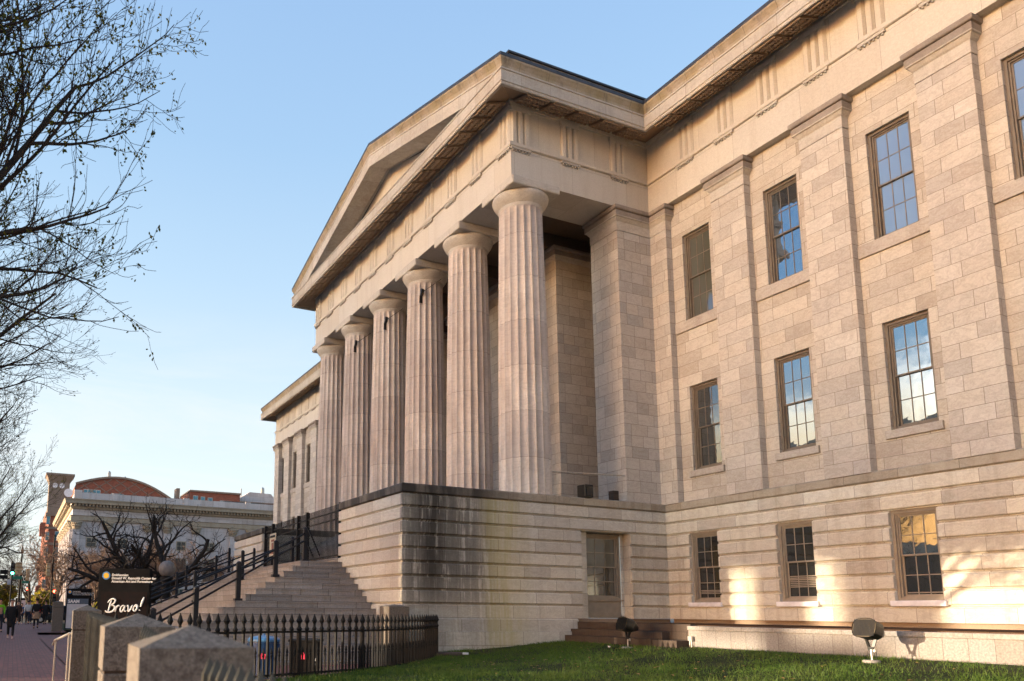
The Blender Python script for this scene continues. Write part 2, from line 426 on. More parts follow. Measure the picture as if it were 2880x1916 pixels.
for a, b in zip(xs, xs[1:]): f.sweep([(a+BW0,0),(b,0)], rprof(.6,3.0), back=-.5)
f.sweep([(xs[-1]+BW0,0),(XL-.2,0)], rprof(.6,3.0), back=-.5)
f.sweep([(-45.3,12),(-45.3,0),(XL-.2,0)], rprof(3.0,3.8), back=-.5)
obj('foundation_wall', f, M['rust'], museum)
capprof = [(0,3.826),(0,4.03),(-.05,4.077),(-.42,4.10)]
f = MB(); f.sweep([(.14,-.3),(.14,0),(XR,0)], [(-.055,3.80),(-.055,3.826)]+capprof, back=-.6)
obj('base_course', f, M['cap'], museum)
f = MB(); f.sweep([(-45.3,12),(-45.3,0),(XL-.2,0)], [(-.055,3.80),(-.055,3.826)]+capprof, back=-.6)
obj('base_course', f, M['cap'], museum)
# --- porch podium: right block with its side wall, left block
XC0, XC1 = .14, -4.77; YF = -10.031
def podium(sgn):
    mx = lambda x: x if sgn > 0 else XL - x
    f = MB()
    def sw(path, prof):
        pts = [(mx(x), y) for x, y in path]
        f.sweep(pts if sgn > 0 else pts[::-1], prof, back=-.5)
    lowp = [(.11,-1.3),(.11,-.2),(.06,-.19),(.055,.16),(.02,.175),(0,.20),(0,.55),(-.014,.566),(-.055,.574),(-.055,.6)]
    lowp2 = [(.06,-1.3),(.055,.16),(.02,.175),(0,.20),(0,.55),(-.014,.566),(-.055,.574),(-.055,.6)]
    sw([(XC1,-6.2),(XC1,YF),(XC0,YF),(XC0,-3.85)], lowp)
    sw([(XC1,-6.2),(XC1,YF),(XC0,YF),(XC0,-3.61)], rprof(.6,3.0))
    if sgn > 0: f.sweep([(XC0,-3.86),(XC0,-3.61)], [(0,.2),(0,.55),(-.014,.566),(-.055,.574),(-.055,.6)], back=-.5)
    sw([(XC1,-6.2),(XC1,YF),(XC0,YF),(XC0,-.3)], rprof(3.0,3.8))
    if sgn < 0: sw([(XC0,-3.85),(XC0,0)], lowp2); sw([(XC0,-3.61),(XC0,0)], rprof(.6,3.0))
    p = obj('podium', f, M['podium'], museum)
    c = MB(); pts = [(mx(x), y) for x, y in [(XC1,-6.2),(XC1,YF),(XC0,YF),(XC0,-.3)]]
    c.sweep(pts if sgn > 0 else pts[::-1], [(-.055,3.80),(-.055,3.826),(.012,3.83),(.012,4.04),(-.03,4.077),(-.35,4.085)], back=-.6)
    obj('cap_course', c, M['cap'], p)
    d = MB(); a, b = sorted((mx(XC1+.3), mx(XC0-.3)))
    d.box(a, b, YF+.3, -6.2, 3.6, 4.075, 'b')
    d.box(min(mx(-3.6), mx(-.45)), max(mx(-3.6), mx(-.45)), YF+.22, -7.4, 4.0, 4.15, 'b')
    obj('deck', d, M['sill'], p)
podium(1); podium(-1)
f = MB(); f.box(XL-.1+.0, XC0-.25, -6.2, 3.2, 3.6, 4.08, 'b'); obj('porch_floor', f, M['step'], museum)
# --- stairs: a pyramid of steps in front and a flight between the podium blocks
f = MB(); z = 2.0; i = 0
while z > -1.05:
    xr = -4.36+.345*i; yf = -11.52-.395*i
    f.box(XL-xr, xr, yf, YF-.02, z-.195, z-.042, 'btk'); f.box(XL-xr-.022, xr+.022, yf-.022, YF-.02, z-.042, z, 'k'); z -= .195; i += 1
f.box(-13.76, -4.79, YF-.0, -6.2, 1.2, 2.0, 'bk')
for k in range(1, 11):
    f.box(-13.76, -4.79, -9.7+.34*(k-1), -5.9, 2.0+.19*(k-1), 2.0+.19*k, 'bk')
obj('staircase', f, M['step'], museum)
# --- podium side window over a panel
def sash_window(x0, x1, z0, z1, fm, gm, dz=0., panel=None, drop=.0):
    """window in local coords, plane y=0 outward -y"""
    fr = MB(); w = .075
    def ring(mb, a, b, c, d, w, y0, y1):
        mb.box(a, a+w, y0, y1, c, d); mb.box(b-w, b, y0, y1, c, d); mb.box(a+w, b-w, y0, y1, d-w, d); mb.box(a+w, b-w, y0, y1, c, c+w)
    ring(fr, x0, x1, z0, z1, w, -.0, .2); ring(fr, x0+w, x1-w, z0+w, z1-w, .04, .045, .2)
    a, b, c, d = x0+w+.04, x1-w-.04, z0+w+.04, z1-w-.04
    m = (c+d)/2; out = [fr]
    for lo, hi, y in ((m-.02, d, .08), (c, m+.02, .125)):
        s = MB(); ring(s, a, b, lo, hi, .042, y, y+.04)
        for k in (1, 2):
            xx = a+.042+(b-a-.084)*k/3; s.box(xx-.011, xx+.011, y+.006, y+.034, lo+.042, hi-.042)
        zz = (lo+hi)/2; s.box(a+.042, b-.042, y+.004, y+.032, zz-.011, zz+.011)
        g = MB(); g.box(a+.03, b-.03, y+.016, y+.022, lo+.03, hi-.03)
        out.append((s, g))
    return out
def add_window(x0, z0, x1, z1, y, fm, gms, sill=None, sillm=None, rz=0., loc=None, label=None):
    out = sash_window(0, x1-x0, 0, z1-z0, fm, None)
    o = obj('window', out[0], M[fm], museum, loc=loc or (x0, y, z0), rz=rz, label=label)
    for (s, g), gm in zip(out[1:], gms):
        obj('sash', s, M[fm], o); obj('pane', g, M[gm], o)
    if sill:
        sb = MB(); a, b, h, pr = sill
        sb.box(-a, x1-x0+b, -y-.0-pr+YW if False else -pr, .25, -h, 0); obj('sill', sb, M[sillm], o, bevel=.012)
    return o
W0, WW = 1.238, 1.167; ZU1, ZU0, ZL1, ZL0 = 13.368, 10.284, 7.977, 5.089
UP = {0: ('g_green','g_green'), 1: ('g_sky','g_sky'), 2: ('g_blind','g_blind'), 3: ('g_blind','g_blind')}
LO = {0: ('g_half','g_half'), 1: ('g_sky','g_sky'), 2: ('g_sky','g_sky'), 3: ('g_sky','g_sky')}
BA = {0: ('g_dark','g_dark'), 1: ('g_dark','g_dark'), 2: ('g_sky','g_dark')}
UPL = {0: 'tall window with a grey-green blind next to the porch', 1: 'tall window mirroring deep blue sky', 2: 'tall window with pale blue blinds between two full pilasters'}
for side in (1, -1):
    holes = []
    for k in range(NB):
        x = W0+P*k if side > 0 else XL-W0-P*k-WW
        holes += [(x, x+WW, ZU0, ZU1), (x, x+WW, ZL0, ZL1)]
        g = UP.get(k, ('g_sky','g_sky')) if side > 0 else ('g_half','g_half')
        add_window(x, ZU0, x+WW, ZU1, YW+.10, 'bronze', g, label=UPL.get(k) if side > 0 else None)
        g = LO.get(k, ('g_sky','g_sky')) if side > 0 else ('g_half','g_half')
        add_window(x, ZL0, x+WW, ZL1, YW+.10, 'bronze', g)
        sb = MB(); sb.box(x-.12, x+WW+.12, YW-.075, YW+.22, ZL0-.215, ZL0-.0); obj('window_sill', sb, M['sill'], museum, bevel=.012)
        sb = MB(); e0, e1 = ((W0+P*k-.44, W0+P*k+WW+.36) if side > 0 else (x-.36, x+WW+.44))
        sb.box(e0, e1, YW-.07, YW+.22, ZU0-.36, ZU0); obj('window_sill', sb, M['sill'], museum, bevel=.012)
        xb = wingx(k) if side > 0 else XL-wingx(k)-BW0
        g = BA.get(k, ('g_half','g_dark')) if side > 0 else ('g_dark','g_dark')
        add_window(xb, .744, xb+BW0, 3.0, .12, 'tan', g)
        sb = MB(); sb.box(xb-.09, xb+BW0+.06, -.07, .3, .604, .744); obj('window_sill', sb, M['white_sill'], museum, bevel=.012)
        if side > 0 and k < 3:
            bl = MB(); zb = {0: (1.02, 1.16), 1: (1.15, 1.5), 2: (.93, .96)}[k]
            nS = max(1, int((zb[1]-zb[0])/.045))
            for q in range(nS):
                zq = zb[0]+(zb[1]-zb[0])*q/nS; bl.box(xb+.17, xb+BW0-.17, .2595, .2625, zq, zq+.028)
            obj('window_blind', bl, M['tan'], museum)
    wl = MB()
    if side > 0: wl.wall((0,YW,0), (1,0,0), (0,-1,0), .3, XR, 4.05, 14.75, holes, .34)
    else:
        wl.wall((0,YW,0), (1,0,0), (0,-1,0), -45.1, XL-.3, 4.05, 14.75, holes, .34)
        wl.quad((-45.06,YW,4.05),(-45.06,14,4.05),(-45.06,14,14.75),(-45.06,YW,14.75))
    obj('wall', wl, M['wall'], museum)
# --- pilasters with capitals
CAPP = [(0,13.80),(.014,13.80),(.014,14.13),(.05,14.17),(.10,14.26),(.135,14.27),(.145,14.30),(.15,14.47),(.125,14.485),(.125,14.50),(.18,14.515),(.20,14.55),(.20,14.64),(.17,14.676),(-.05,14.679)]
def pilaster(path, mat='pil', name='pilaster'):
    s = MB(); s.sweep(path, [(0,4.06),(0,13.775),(-.012,13.79),(-.012,13.80)], back=-.3)
    o = obj(name, s, M[mat], museum)
    lo = MB(); lo.sweep(path, CAPP[:7]); obj('capital', lo, M['cpt'], o)
    hi = MB(); hi.sweep(path, CAPP[6:]); obj('abacus', hi, M['abac'], o)
    return o
for k in range(NB-1):
    x = 2.774+P*k
    pilaster([(x,YW+.1),(x,YP),(x+1.3,YP),(x+1.3,YW+.1)])
    x2 = XL-x
    pilaster([(x2-1.3,YW+.1),(x2-1.3,YP),(x2,YP),(x2,YW+.1)])
pilaster([(-45.28,3.),(-45.28,YP),(-44.1,YP),(-44.1,YW+.1)])
YA = -1.541; YB = 1.9
pilaster([(-1.41,YB),(-1.41,YA),(0,YA),(0,YP),(.767,YP),(.767,YW+.1)], 'anta', 'anta')
pilaster([(XL-.767,YW+.1),(XL-.767,YP),(XL,YP),(XL,YA),(XL+1.41,YA),(XL+1.41,YB)], 'anta', 'anta')
PC = (18.85-1.44)/5
for i in range(1, 5):
    xc = -.72-PC*i
    pilaster([(xc-.7,YB),(xc-.7,YA),(xc+.7,YA),(xc+.7,YB)], 'anta', 'porch_pier')
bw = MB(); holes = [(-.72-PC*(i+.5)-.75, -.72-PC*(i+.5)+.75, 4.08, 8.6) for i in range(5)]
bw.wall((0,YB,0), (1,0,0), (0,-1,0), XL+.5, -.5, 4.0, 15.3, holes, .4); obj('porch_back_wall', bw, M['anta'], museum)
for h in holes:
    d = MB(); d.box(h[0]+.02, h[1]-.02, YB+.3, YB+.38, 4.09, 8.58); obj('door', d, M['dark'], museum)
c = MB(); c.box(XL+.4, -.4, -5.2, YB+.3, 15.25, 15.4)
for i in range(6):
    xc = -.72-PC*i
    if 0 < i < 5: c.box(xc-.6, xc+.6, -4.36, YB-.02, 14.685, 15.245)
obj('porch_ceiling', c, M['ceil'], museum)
# --- columns
def column_mb():
    v = MB(); NF, SEG = 20, 6; n = NF*SEG
    zs = [0., .25, .8, 1.6, 2.6, 3.8, 5., 6.2, 7.4, 8.4, 9.1, 9.50, 9.62, 9.70, 9.76, 9.80]
    H = 9.8
    for z in zs:
        tt = z/H; r = .862 - .128*tt - .0*tt + .022*math.sin(PI*tt)
        dep = .078*(1-.12*tt)
        fade = 1. if z < 9.55 else max(0., 1-((z-9.55)/.25)**2)
        for k in range(n):
            u = (k % SEG)/SEG; a = 2*PI*k/n
            rr = r - dep*fade*math.sin(PI*u)**.8 if u > 0 else r
            v.v.append((rr*math.cos(a), rr*math.sin(a), z))
    for i in range(len(zs)-1):
        for k in range(n):
            k2 = (k+1) % n; v.f.append((i*n+k, i*n+k2, (i+1)*n+k2, (i+1)*n+k))
    return v
cm = mesh_of('column', column_mb(), M['colm'])
em = MB(); em.lathe([(.728,9.80),(.745,9.83),(.738,9.845),(.755,9.87),(.748,9.885),(.77,9.91),(.82,9.97),(.89,10.07),(.94,10.17),(.955,10.235),(.945,10.28),(.90,10.29)], 64, cap=False)
em = mesh_of('echinus', em, M['cpt'], True)
gm_ = MB(); gm_.lathe([(.741,9.44),(.718,9.448),(.718,9.462),(.741,9.47)], 40, cap=False)
am = MB(); am.box(-.963,.963,-.963,.963,10.288,10.598)
am = mesh_of('abacus', am, M['cpt'])
YC = -5.12
for i in range(6):
    xc = -.72-PC*i
    o = obj('column', cm, None, museum, loc=(xc, YC, 4.08), rz=R(9))
    e = obj('echinus', em, None, o)
    a = obj('abacus', am, None, o, rz=-R(9), bevel=.05)
# --- entablature swept round the plan
PATH = [(-45.28,12),(-45.28,YP),(XL,YP),(XL,-5.959),(0,-5.959),(0,YP),(XR+.2,YP)]
e = MB()
e.sweep(PATH, [(-1.65,15.27),(-1.65,ZA),(0,ZA),(0,15.80),(.05,15.81),(.075,15.83),(.085,15.94),(-.03,15.955),(-.03,17.30),(.045,17.31),(.055,17.40),(.09,17.41),(.09,17.47)])
ent = obj('entablature', e, M['ent'], museum)
# triglyphs, regulae with drops, mutules
def frame(p, d):
    d = Vector(d); n = Vector((d.y, -d.x)); p = Vector(p)
    return lambda u, o, z: (p.x+d.x*u+n.x*o, p.y+d.y*u+n.y*o, z)
def tri(fr, u0, w):
    tg = MB(); rg = MB(); zb, zt = 15.95, 17.29; o0 = -.028; o1 = .055; g = w/6
    pts = [(0,o0),(0,o1-.07),(g*.5,o1),(g*1.5,o1),(g*2,o1-.095),(g*2.5,o1),(g*3.5,o1),(g*4,o1-.095),(g*4.5,o1),(g*5.5,o1),(g*6,o1-.07),(g*6,o0)]
    for (a, oa), (b, ob_) in zip(pts, pts[1:]):
        tg.quad(fr(u0+a,oa,zb), fr(u0+b,ob_,zb), fr(u0+b,ob_,zt-.17), fr(u0+a,oa,zt-.17))
    a, b = fr(u0-.015,o0,zt-.17), None
    tg.obox(fr(u0-.012,o0,zt-.17), Vector(fr(w+.024,0,0))-Vector(fr(0,0,0)), Vector(fr(0,o1+.045,0))-Vector(fr(0,0,0)), (0,0,.165))
    rg.obox(fr(u0-.01,.002,15.715), Vector(fr(w+.02,0,0))-Vector(fr(0,0,0)), Vector(fr(0,.07,0))-Vector(fr(0,0,0)), (0,0,.08))
    for q in range(6):
        c0 = fr(u0+g*(q+.5), .037, 15.715); rg.tube([c0, (c0[0],c0[1],c0[2]-.065)], [.026,.034], 6)
    obj('triglyph', tg, M['ent'], ent); obj('regula', rg, M['corn'], ent)
def mut(fr, u0, w):
    mu = MB()
    # slab hanging under the sloping soffit, three rows of six drops
    A = Vector(fr(u0,.16,17.395)); ex = Vector(fr(w,0,0))-Vector(fr(0,0,0)); ey = Vector(fr(0,.80,-.27))-Vector(fr(0,0,0)); ez = Vector((0,0,-.075))
    mu.obox(A, ex, ey, ez)
    for r_ in range(3):
        for q in range(6):
            c0 = A+ex*((q+.5)/6)+ey*((r_+.5)/3)+ez
            mu.tube([c0, c0+Vector((0,0,-.05))], [.036,.042], 6)
    obj('mutule', mu, M['sof'], ent)
front = frame((0,-5.959), (-1,0)); front = (lambda f: (lambda u, o, z: (-u, -5.959-o, z)))(None)
PF = 18.85
tp = (PF-.76)/10
for k in range(11): tri(front, tp*k, .76)
for k in range(21): mut(front, tp*k/2+.02, .72)
sideR = lambda u, o, z: (0+o, -5.959+u, z)
for u in (.0, 2.06, 4.22): tri(sideR, u+.0, .76)
for k in range(6): mut(sideR, .02+1.05*k, .86) if .02+1.05*k < 4.9 else None
wing = lambda u, o, z: (u, YP-o, z)
for k in range(16): tri(wing, 3.06+P/2*(k-2)+.02, .74) if 3.06+P/2*(k-2) > .9 else None
tri(wing, .35, .0001) if False else None
for k in range(31): mut(wing, 3.06+P/4*(k-3)+.02, .68) if 3.06+P/4*(k-3) > 1.2 else None
wingL = lambda u, o, z: (XL-u, YP-o, z)
for k in range(16):
    if .9 < 3.06+P/2*(k-2) < 25.6: tri(wingL, 3.06+P/2*(k-2)+.02, .74)
for k in range(31):
    if 1.2 < 3.06+P/4*(k-3) < 25.7: mut(wingL, 3.06+P/4*(k-3)+.02, .68)
# --- cornice
cn = MB()
cn.sweep(PATH, [(.09,17.47),(.93,17.20),(.93,17.12),(1.045,17.10),(1.06,17.13),(1.06,17.20),(1.085,17.21),(1.085,17.27),(1.07,17.28),(1.07,17.60),(1.10,17.615),(1.10,17.665),(.9,17.68)])
cor = obj('cornice', cn, M['corn'], museum)
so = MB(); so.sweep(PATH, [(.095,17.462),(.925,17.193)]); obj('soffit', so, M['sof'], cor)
CY = [(.99,17.66),(.975,17.75),(.99,17.86),(1.04,17.97),(1.075,18.03),(1.08,18.085)]
GU = [(1.085,18.085),(1.09,18.10),(1.09,18.205),(1.05,18.222),(.55,18.23)]
cy = MB(); gu = MB()
for pth in ([PATH[4],PATH[5],PATH[6]], [PATH[0],PATH[1],PATH[2],PATH[3]]):
    pts = [Vector(p) for p in pth]
    # both ends at the porch front are mitred with the raking cornice: extend the profile by its own offset
    for prof, mb in ((CY, cy), (GU, gu)):
        for (o0, z0), (o1, z1) in zip(prof, prof[1:]):
            if pth[0] == PATH[4]:
                q = lambda o, z: [(o, -5.959-o, z), (o, YP-o, z), (XR+.2, YP-o, z)]
            else:
                q = lambda o, z: [(-45.28-o, 12, z), (-45.28-o, YP-o, z), (XL-o, YP-o, z), (XL-o, -5.959-o, z)]
            A, B = q(o0, z0), q(o1, z1)
            for i in range(len(A)-1): mb.quad(A[i], A[i+1], B[i+1], B[i])
XM = XL/2; SL = 2.81/(1.09-XM)
def rake(o, z, x): return (x, -5.959-o, z + SL*max(0., (1.09-abs(x-XM)+abs(XM) if False else (1.09+abs(XM))-abs(x-XM))))
def rakes(prof, mb):
    for (o0, z0), (o1, z1) in zip(prof, prof[1:]):
        for s in (1, -1):
            e0 = XM+s*(abs(XM)+min(o0, 1.09)); e1 = XM+s*(abs(XM)+min(o1, 1.09))
            mb.quad(rake(o0,z0,e0), rake(o0,z0,XM), rake(o1,z1,XM), rake(o1,z1,e1))
rakes(CY, cy); rakes(GU, gu)
obj('cyma', cy, M['moss'], cor); gut = obj('gutter', gu, M['lead'], museum)
rk = MB(); rakes([(.0,17.24),(.1,17.30),(.14,17.22),(.95,17.13),(.96,17.10),(1.03,17.10),(1.035,17.58),(1.06,17.60),(1.06,17.655),(.96,17.67)], rk)
obj('raking_cornice', rk, M['corn'], museum)
ty = MB(); zt = 17.3+SL*(1.09+abs(XM))
ty.poly([(0,-5.93,17.3),(XL,-5.93,17.3),(XM,-5.93,zt)]); ty.poly([(1.0,-5.97,17.675),(XL-1.,-5.97,17.675),(XL-1.,-7.0,17.675),(1.,-7.0,17.675)])
obj('tympanum', ty, M['ent'], museum)
rf = MB()
for s in (1, -1):
    e = XM+s*(abs(XM)+.55)
    rf.quad((e,-6.6,18.2+SL*.5),(XM,-6.6,18.2+SL*(1.09+abs(XM))),(XM,9,18.2+SL*(1.09+abs(XM))),(e,9,18.2+SL*.5))
rf.box(.45,XR,.9,12,17.9,18.26); rf.box(-45.,XL-.5,.9,12,17.9,18.26)
ATZ = 19.12; roof = obj('roof', rf, M['lead'], museum)
at = MB(); at.box(-.75,.12,-6.05,8,18.0,ATZ); obj('attic_strip', at, M['sill'], roof)
at = MB(); at.box(-.82,.2,-6.13,8,ATZ,ATZ+.06); obj('flashing', at, M['lead'], roof)
# --- podium side window over its panel, facing +x
hx = XC0-.42
wo = add_window(0, 0, 1.53, 2.17, 0, 'tan', ('g_green','g_half'), rz=R(90), loc=(hx, -3.22, .80), label='low window beside the porch steps with a tan panel beneath')
pn = MB(); pn.box(0,1.53,0,.12,-.58,-.03); pn.box(.12,1.41,-.015,0,-.50,-.1); obj('panel', pn, M['tan'], wo)
tm = MB(); tm.box(-.05,1.6,-.05,.1,-.03,.02); obj('rail', tm, M['tan'], wo)
rv = MB(); rv.quad((hx+.15,-3.66,.2),(hx+.15,-3.20,.2),(hx+.15,-3.20,3.02),(hx+.15,-3.66,3.02)); obj('window_reveal', rv, M['rust'], museum); rv = MB(); rv.quad((hx+.02,-1.7,.2),(hx+.02,-1.5,.2),(hx+.02,-1.5,3.02),(hx+.02,-1.7,3.02))
obj('window_reveal', rv, M['rust'], museum)
# fixings on the porch
for i in (1, 2, 3):
    pass
# ------------------------------------------------------------------ ground, lawn, paving
def brickpave(name, c1, c2, scale=1.):
    t = NT(name); uv = t.n('ShaderNodeUVMap').outputs[0]; ob = t.coord()
    b = t.n('ShaderNodeTexBrick', offset=.5); t.put(b.inputs['Vector'], t.map(uv, rot=(0,0,0)))
    for k, v in (('Scale', 1.), ('Mortar Size', .006), ('Mortar Smooth', .3), ('Brick Width', .21*scale), ('Row Height', .105*scale)): b.inputs[k].default_value = v
    t.put(b.inputs['Color1'], c1); t.put(b.inputs['Color2'], c2); t.put(b.inputs['Mortar'], (.09,.07,.065))
    c = t.mix(t.ramp(t.noise(ob, .5, 5, .6), (.35, 0.), (.7, .5)), b.outputs['Color'], (.15,.075,.065))
    c = t.mix(1., c, t.ramp(t.noise(ob, 3., 5, .7), (.2, .7), (.8, 1.1)), 'MULTIPLY')
    t.bump(t.math('SUBTRACT', t.math('MULTIPLY', t.noise(ob, 25., 4), .3), b.outputs['Fac']), .35, .01)
    return t.out(c, .75, spec=.3)
M['pave'] = brickpave('red_brick_paving', (.285,.10,.080), (.185,.066,.056))
t = NT('asphalt'); ob = t.coord(); c = t.mix(t.noise(ob, .4, 5), (.045,.044,.045), (.075,.072,.07)); c = t.mix(1., c, t.ramp(t.noise(ob, 60., 3), (.3,.75), (.7,1.15)), 'MULTIPLY'); M['asph'] = t.out(c, .85, spec=.3)
t = NT('bare_ground'); ob = t.coord(); M['ground'] = t.out(t.mix(t.noise(ob, .05, 5), (.10,.095,.085), (.15,.14,.12)), .9, spec=.2)
M['conc'] = stone('pale_concrete', (.46,.43,.39), (.40,.375,.34), 1.5, 1.5, streak=0., grain=.2, vein=0.)
t = NT('lawn_soil'); ob = t.coord(); c = t.mix(t.ramp(t.noise(ob, 1.1, 5, .65), (.35, 0.), (.65, 1.)), (.018,.030,.009), (.045,.048,.018)); t.bump(t.noise(ob, 60., 4), .6, .03); M['lawn'] = t.out(c, .9, spec=.15)

def side_z(x): return -1.05 + .25*min(1., max(0., (-20-x)/10.))
def lawn_z(y): return float(np.interp(y, [-19.5,-9.5,-8.9,-7.4,-4.4,-3.5], [-1.02,-.80,-.78,-.70,-.50,-.44]))
g = MB(); g.quad((-3000,-3000,-1.32),(3000,-3000,-1.32),(3000,3000,-1.32),(-3000,3000,-1.32)); struct('ground', g, M['ground'])
g = MB(); g.box(-400,140,-38,-23.9,-1.35,-1.19,'b'); struct('road', g, M['asph'])
g = MB(); g.box(-68,-50,-23.9,160,-1.35,-.93,'b'); g.box(-68,-50,-200,-38,-1.35,-1.18,'b'); struct('cross_street', g, M['asph'])
g = MB(); g.box(-140,140,-120,-38,-1.35,-1.06,'b'); struct('far_pavement', g, M['conc'])
ARC = [(7.6,-18.95),(7.05,-17.85),(6.4,-16.6),(5.75,-15.35),(5.25,-14.25),(4.7,-13.1),(3.8,-11.9),(2.85,-10.85),(2.05,-10.12),(1.45,-9.6)]
def catmull(P, n):
    out = []; P = [Vector(p) for p in P]; Q = [P[0]*2-P[1]] + P + [P[-1]*2-P[-2]]
    for i in range(1, len(Q)-2):
        for k in range(n):
            u = k/n; a, b, c, d = Q[i-1:i+3]
            out.append(.5*((2*b)+(c-a)*u+(2*a-5*b+4*c-d)*u*u+(3*b-a-3*c+d)*u**3))
    return out+[P[-1]]
arc = catmull(ARC, 8)
def arc_x(y):
    if y > -9.6: return .14 if y > -9.0 else .14+1.31*(-9.0-y)/.6
    return float(np.interp(y, [p.y for p in arc], [p.x for p in arc]))
g = MB()
xs_ = [60,-20,-22,-24,-26,-28,-30,-50]
for a, b in zip(xs_, xs_[1:]):
    e_ = -18.75 if a > -26 else -17.3
    g.quad((b,-23.8,side_z(b)),(a,-23.8,side_z(a)),(a,e_,side_z(a)),(b,e_,side_z(b)))
struct('brick_sidewalk', g, M['pave'])
g = MB(); g.box(-50,60,-23.95,-23.8,-1.3,-1.02,'b'); struct('kerb', g, M['gran'])
g = MB(); ys = np.linspace(-18.75,-9.0,24)
for a, b in zip(ys, ys[1:]):
    g.quad((-26,a,-1.02),(arc_x(a)-.02,a,-1.02),(arc_x(b)-.02,b,-1.02),(-26,b,-1.02))
struct('stair_plaza', g, M['pave'])
ys = np.concatenate([np.linspace(-18.9,-8.3,40), np.linspace(-8.29,-3.7,14)])
g = MB(); XE_ = 40.
for a, b in zip(ys, ys[1:]):
    for u0, u1 in ((0,.15),(.15,.4),(.4,1.)):
        x0a, x0b = arc_x(a)+.02, arc_x(b)+.02
        q = lambda y, u, x0: (x0+(XE_-x0)*u, y, lawn_z(y))
        g.quad(q(a,u0,x0a), q(a,u1,x0a), q(b,u1,x0b), q(b,u0,x0b))
struct('lawn', g, M['lawn'])
g = MB()
for x0, x1, y0, y1 in ((-50,-28.5,-17.3,-.2),): g.quad((x0,y0,-.82),(x1,y0,-.82),(x1,y1,-.7),(x0,y1,-.7))
struct('side_lawn', g, M['lawn'])
# grass blades
rng = np.random.default_rng(3)
N = 150000
y = rng.uniform(-17.2,-4.05,N); x = np.array([arc_x(v) for v in y[:1]])
ax_ = np.interp(y, [p.y for p in arc]+[-9.], [p.x for p in arc]+[.14]); ax_ = ax_+.12
x = ax_ + rng.uniform(0,1,N)**1.15*(17.-ax_)
keep = ~((y > -4.5) & (x < 4.9)) & ~((x > 15) & (y < -10))
keep &= rng.uniform(0,1,N) < np.clip(.62+.45*np.sin(x*.9+1.3*np.sin(y*.7))*np.sin(y*1.1+.8*np.sin(x*.6))+.25*np.sin(x*3.1+y*2.2),.12,1.)
x, y = x[keep], y[keep]; N = len(x)
z = np.interp(y, [-19.5,-9.5,-8.9,-7.4,-4.4,-3.5], [-1.02,-.80,-.78,-.70,-.50,-.44])
h = rng.uniform(.025,.075,N)*(1+.45*np.sin(x*1.7)*np.sin(y*2.3+1))*rng.choice([.7,1.,1.,1.35],N); a = rng.uniform(0,2*PI,N); w = rng.uniform(.005,.009,N)
lx, ly = rng.normal(0,.028,N), rng.normal(0,.028,N)
P0 = np.stack([x-np.cos(a)*w, y-np.sin(a)*w, z],1); P1_ = np.stack([x+np.cos(a)*w, y+np.sin(a)*w, z],1); P2 = np.stack([x+lx, y+ly, z+h],1)
me = bpy.data.meshes.new('grass'); vv = np.empty((N*3,3),np.float32); vv[0::3]=P0; vv[1::3]=P1_; vv[2::3]=P2
me.vertices.add(N*3); me.vertices.foreach_set('co', vv.ravel()); me.loops.add(N*3); me.loops.foreach_set('vertex_index', np.arange(N*3,dtype=np.int32))
me.polygons.add(N); me.polygons.foreach_set('loop_start', np.arange(0,N*3,3,dtype=np.int32)); me.update(calc_edges=True)
t = NT('grass_blade'); ob = t.coord(); nz = t.noise(ob, 40., 2); n2 = t.noise(ob, .7, 4)
c = t.mix(t.ramp(nz, (.35,0.),(.65,1.)), (.030,.074,.010), (.105,.175,.027)); c = t.mix(t.ramp(n2,(.4,0.),(.65,.5)), c, (.11,.14,.03))
t.b.inputs['Subsurface Weight'].default_value = 0.
tr = t.n('ShaderNodeBsdfTranslucent'); t.put(tr.inputs[0], t.mix(1., c, (1.6,1.5,.8), 'MULTIPLY')); t.out(c, .55, spec=.3)
mx = t.n('ShaderNodeMixShader', i_0=.35); t.put(mx.inputs[1], t.b.outputs[0]); t.put(mx.inputs[2], tr.outputs[0]); t.t.links.new(mx.outputs[0], t.t.nodes['Material Output'].inputs[0])
me.materials.append(t.m); o = bpy.data.objects.new('grass', me); COL.objects.link(o)
tag(o, 'short green lawn grass in front of the museum wall', 'grass', kind='stuff')
M['leaf_dry'] = plain('dry_fallen_leaf', (.30,.18,.07), .7, 0., .3, 9.)
# a few fallen leaves: too many and too scattered to count
lf = MB()
for i in range(130):
    x0 = random.uniform(3, 16); y0 = random.uniform(-12, -4.6); z0 = lawn_z(y0)+.05
    if x0 < arc_x(y0)+.3: continue
    a = random.uniform(0, 2*PI); s = random.uniform(.02,.05)
    c_, s_ = math.cos(a)*s, math.sin(a)*s
    lf.quad((x0-c_,y0-s_,z0),(x0+s_*.6,y0-c_*.6,z0+.02),(x0+c_,y0+s_,z0+.012),(x0-s_*.6,y0+c_*.6,z0+.015))
tag(obj('fallen_leaves', lf, M['leaf_dry']), 'scattered dry leaves lying on the lawn', 'leaves', kind='stuff')
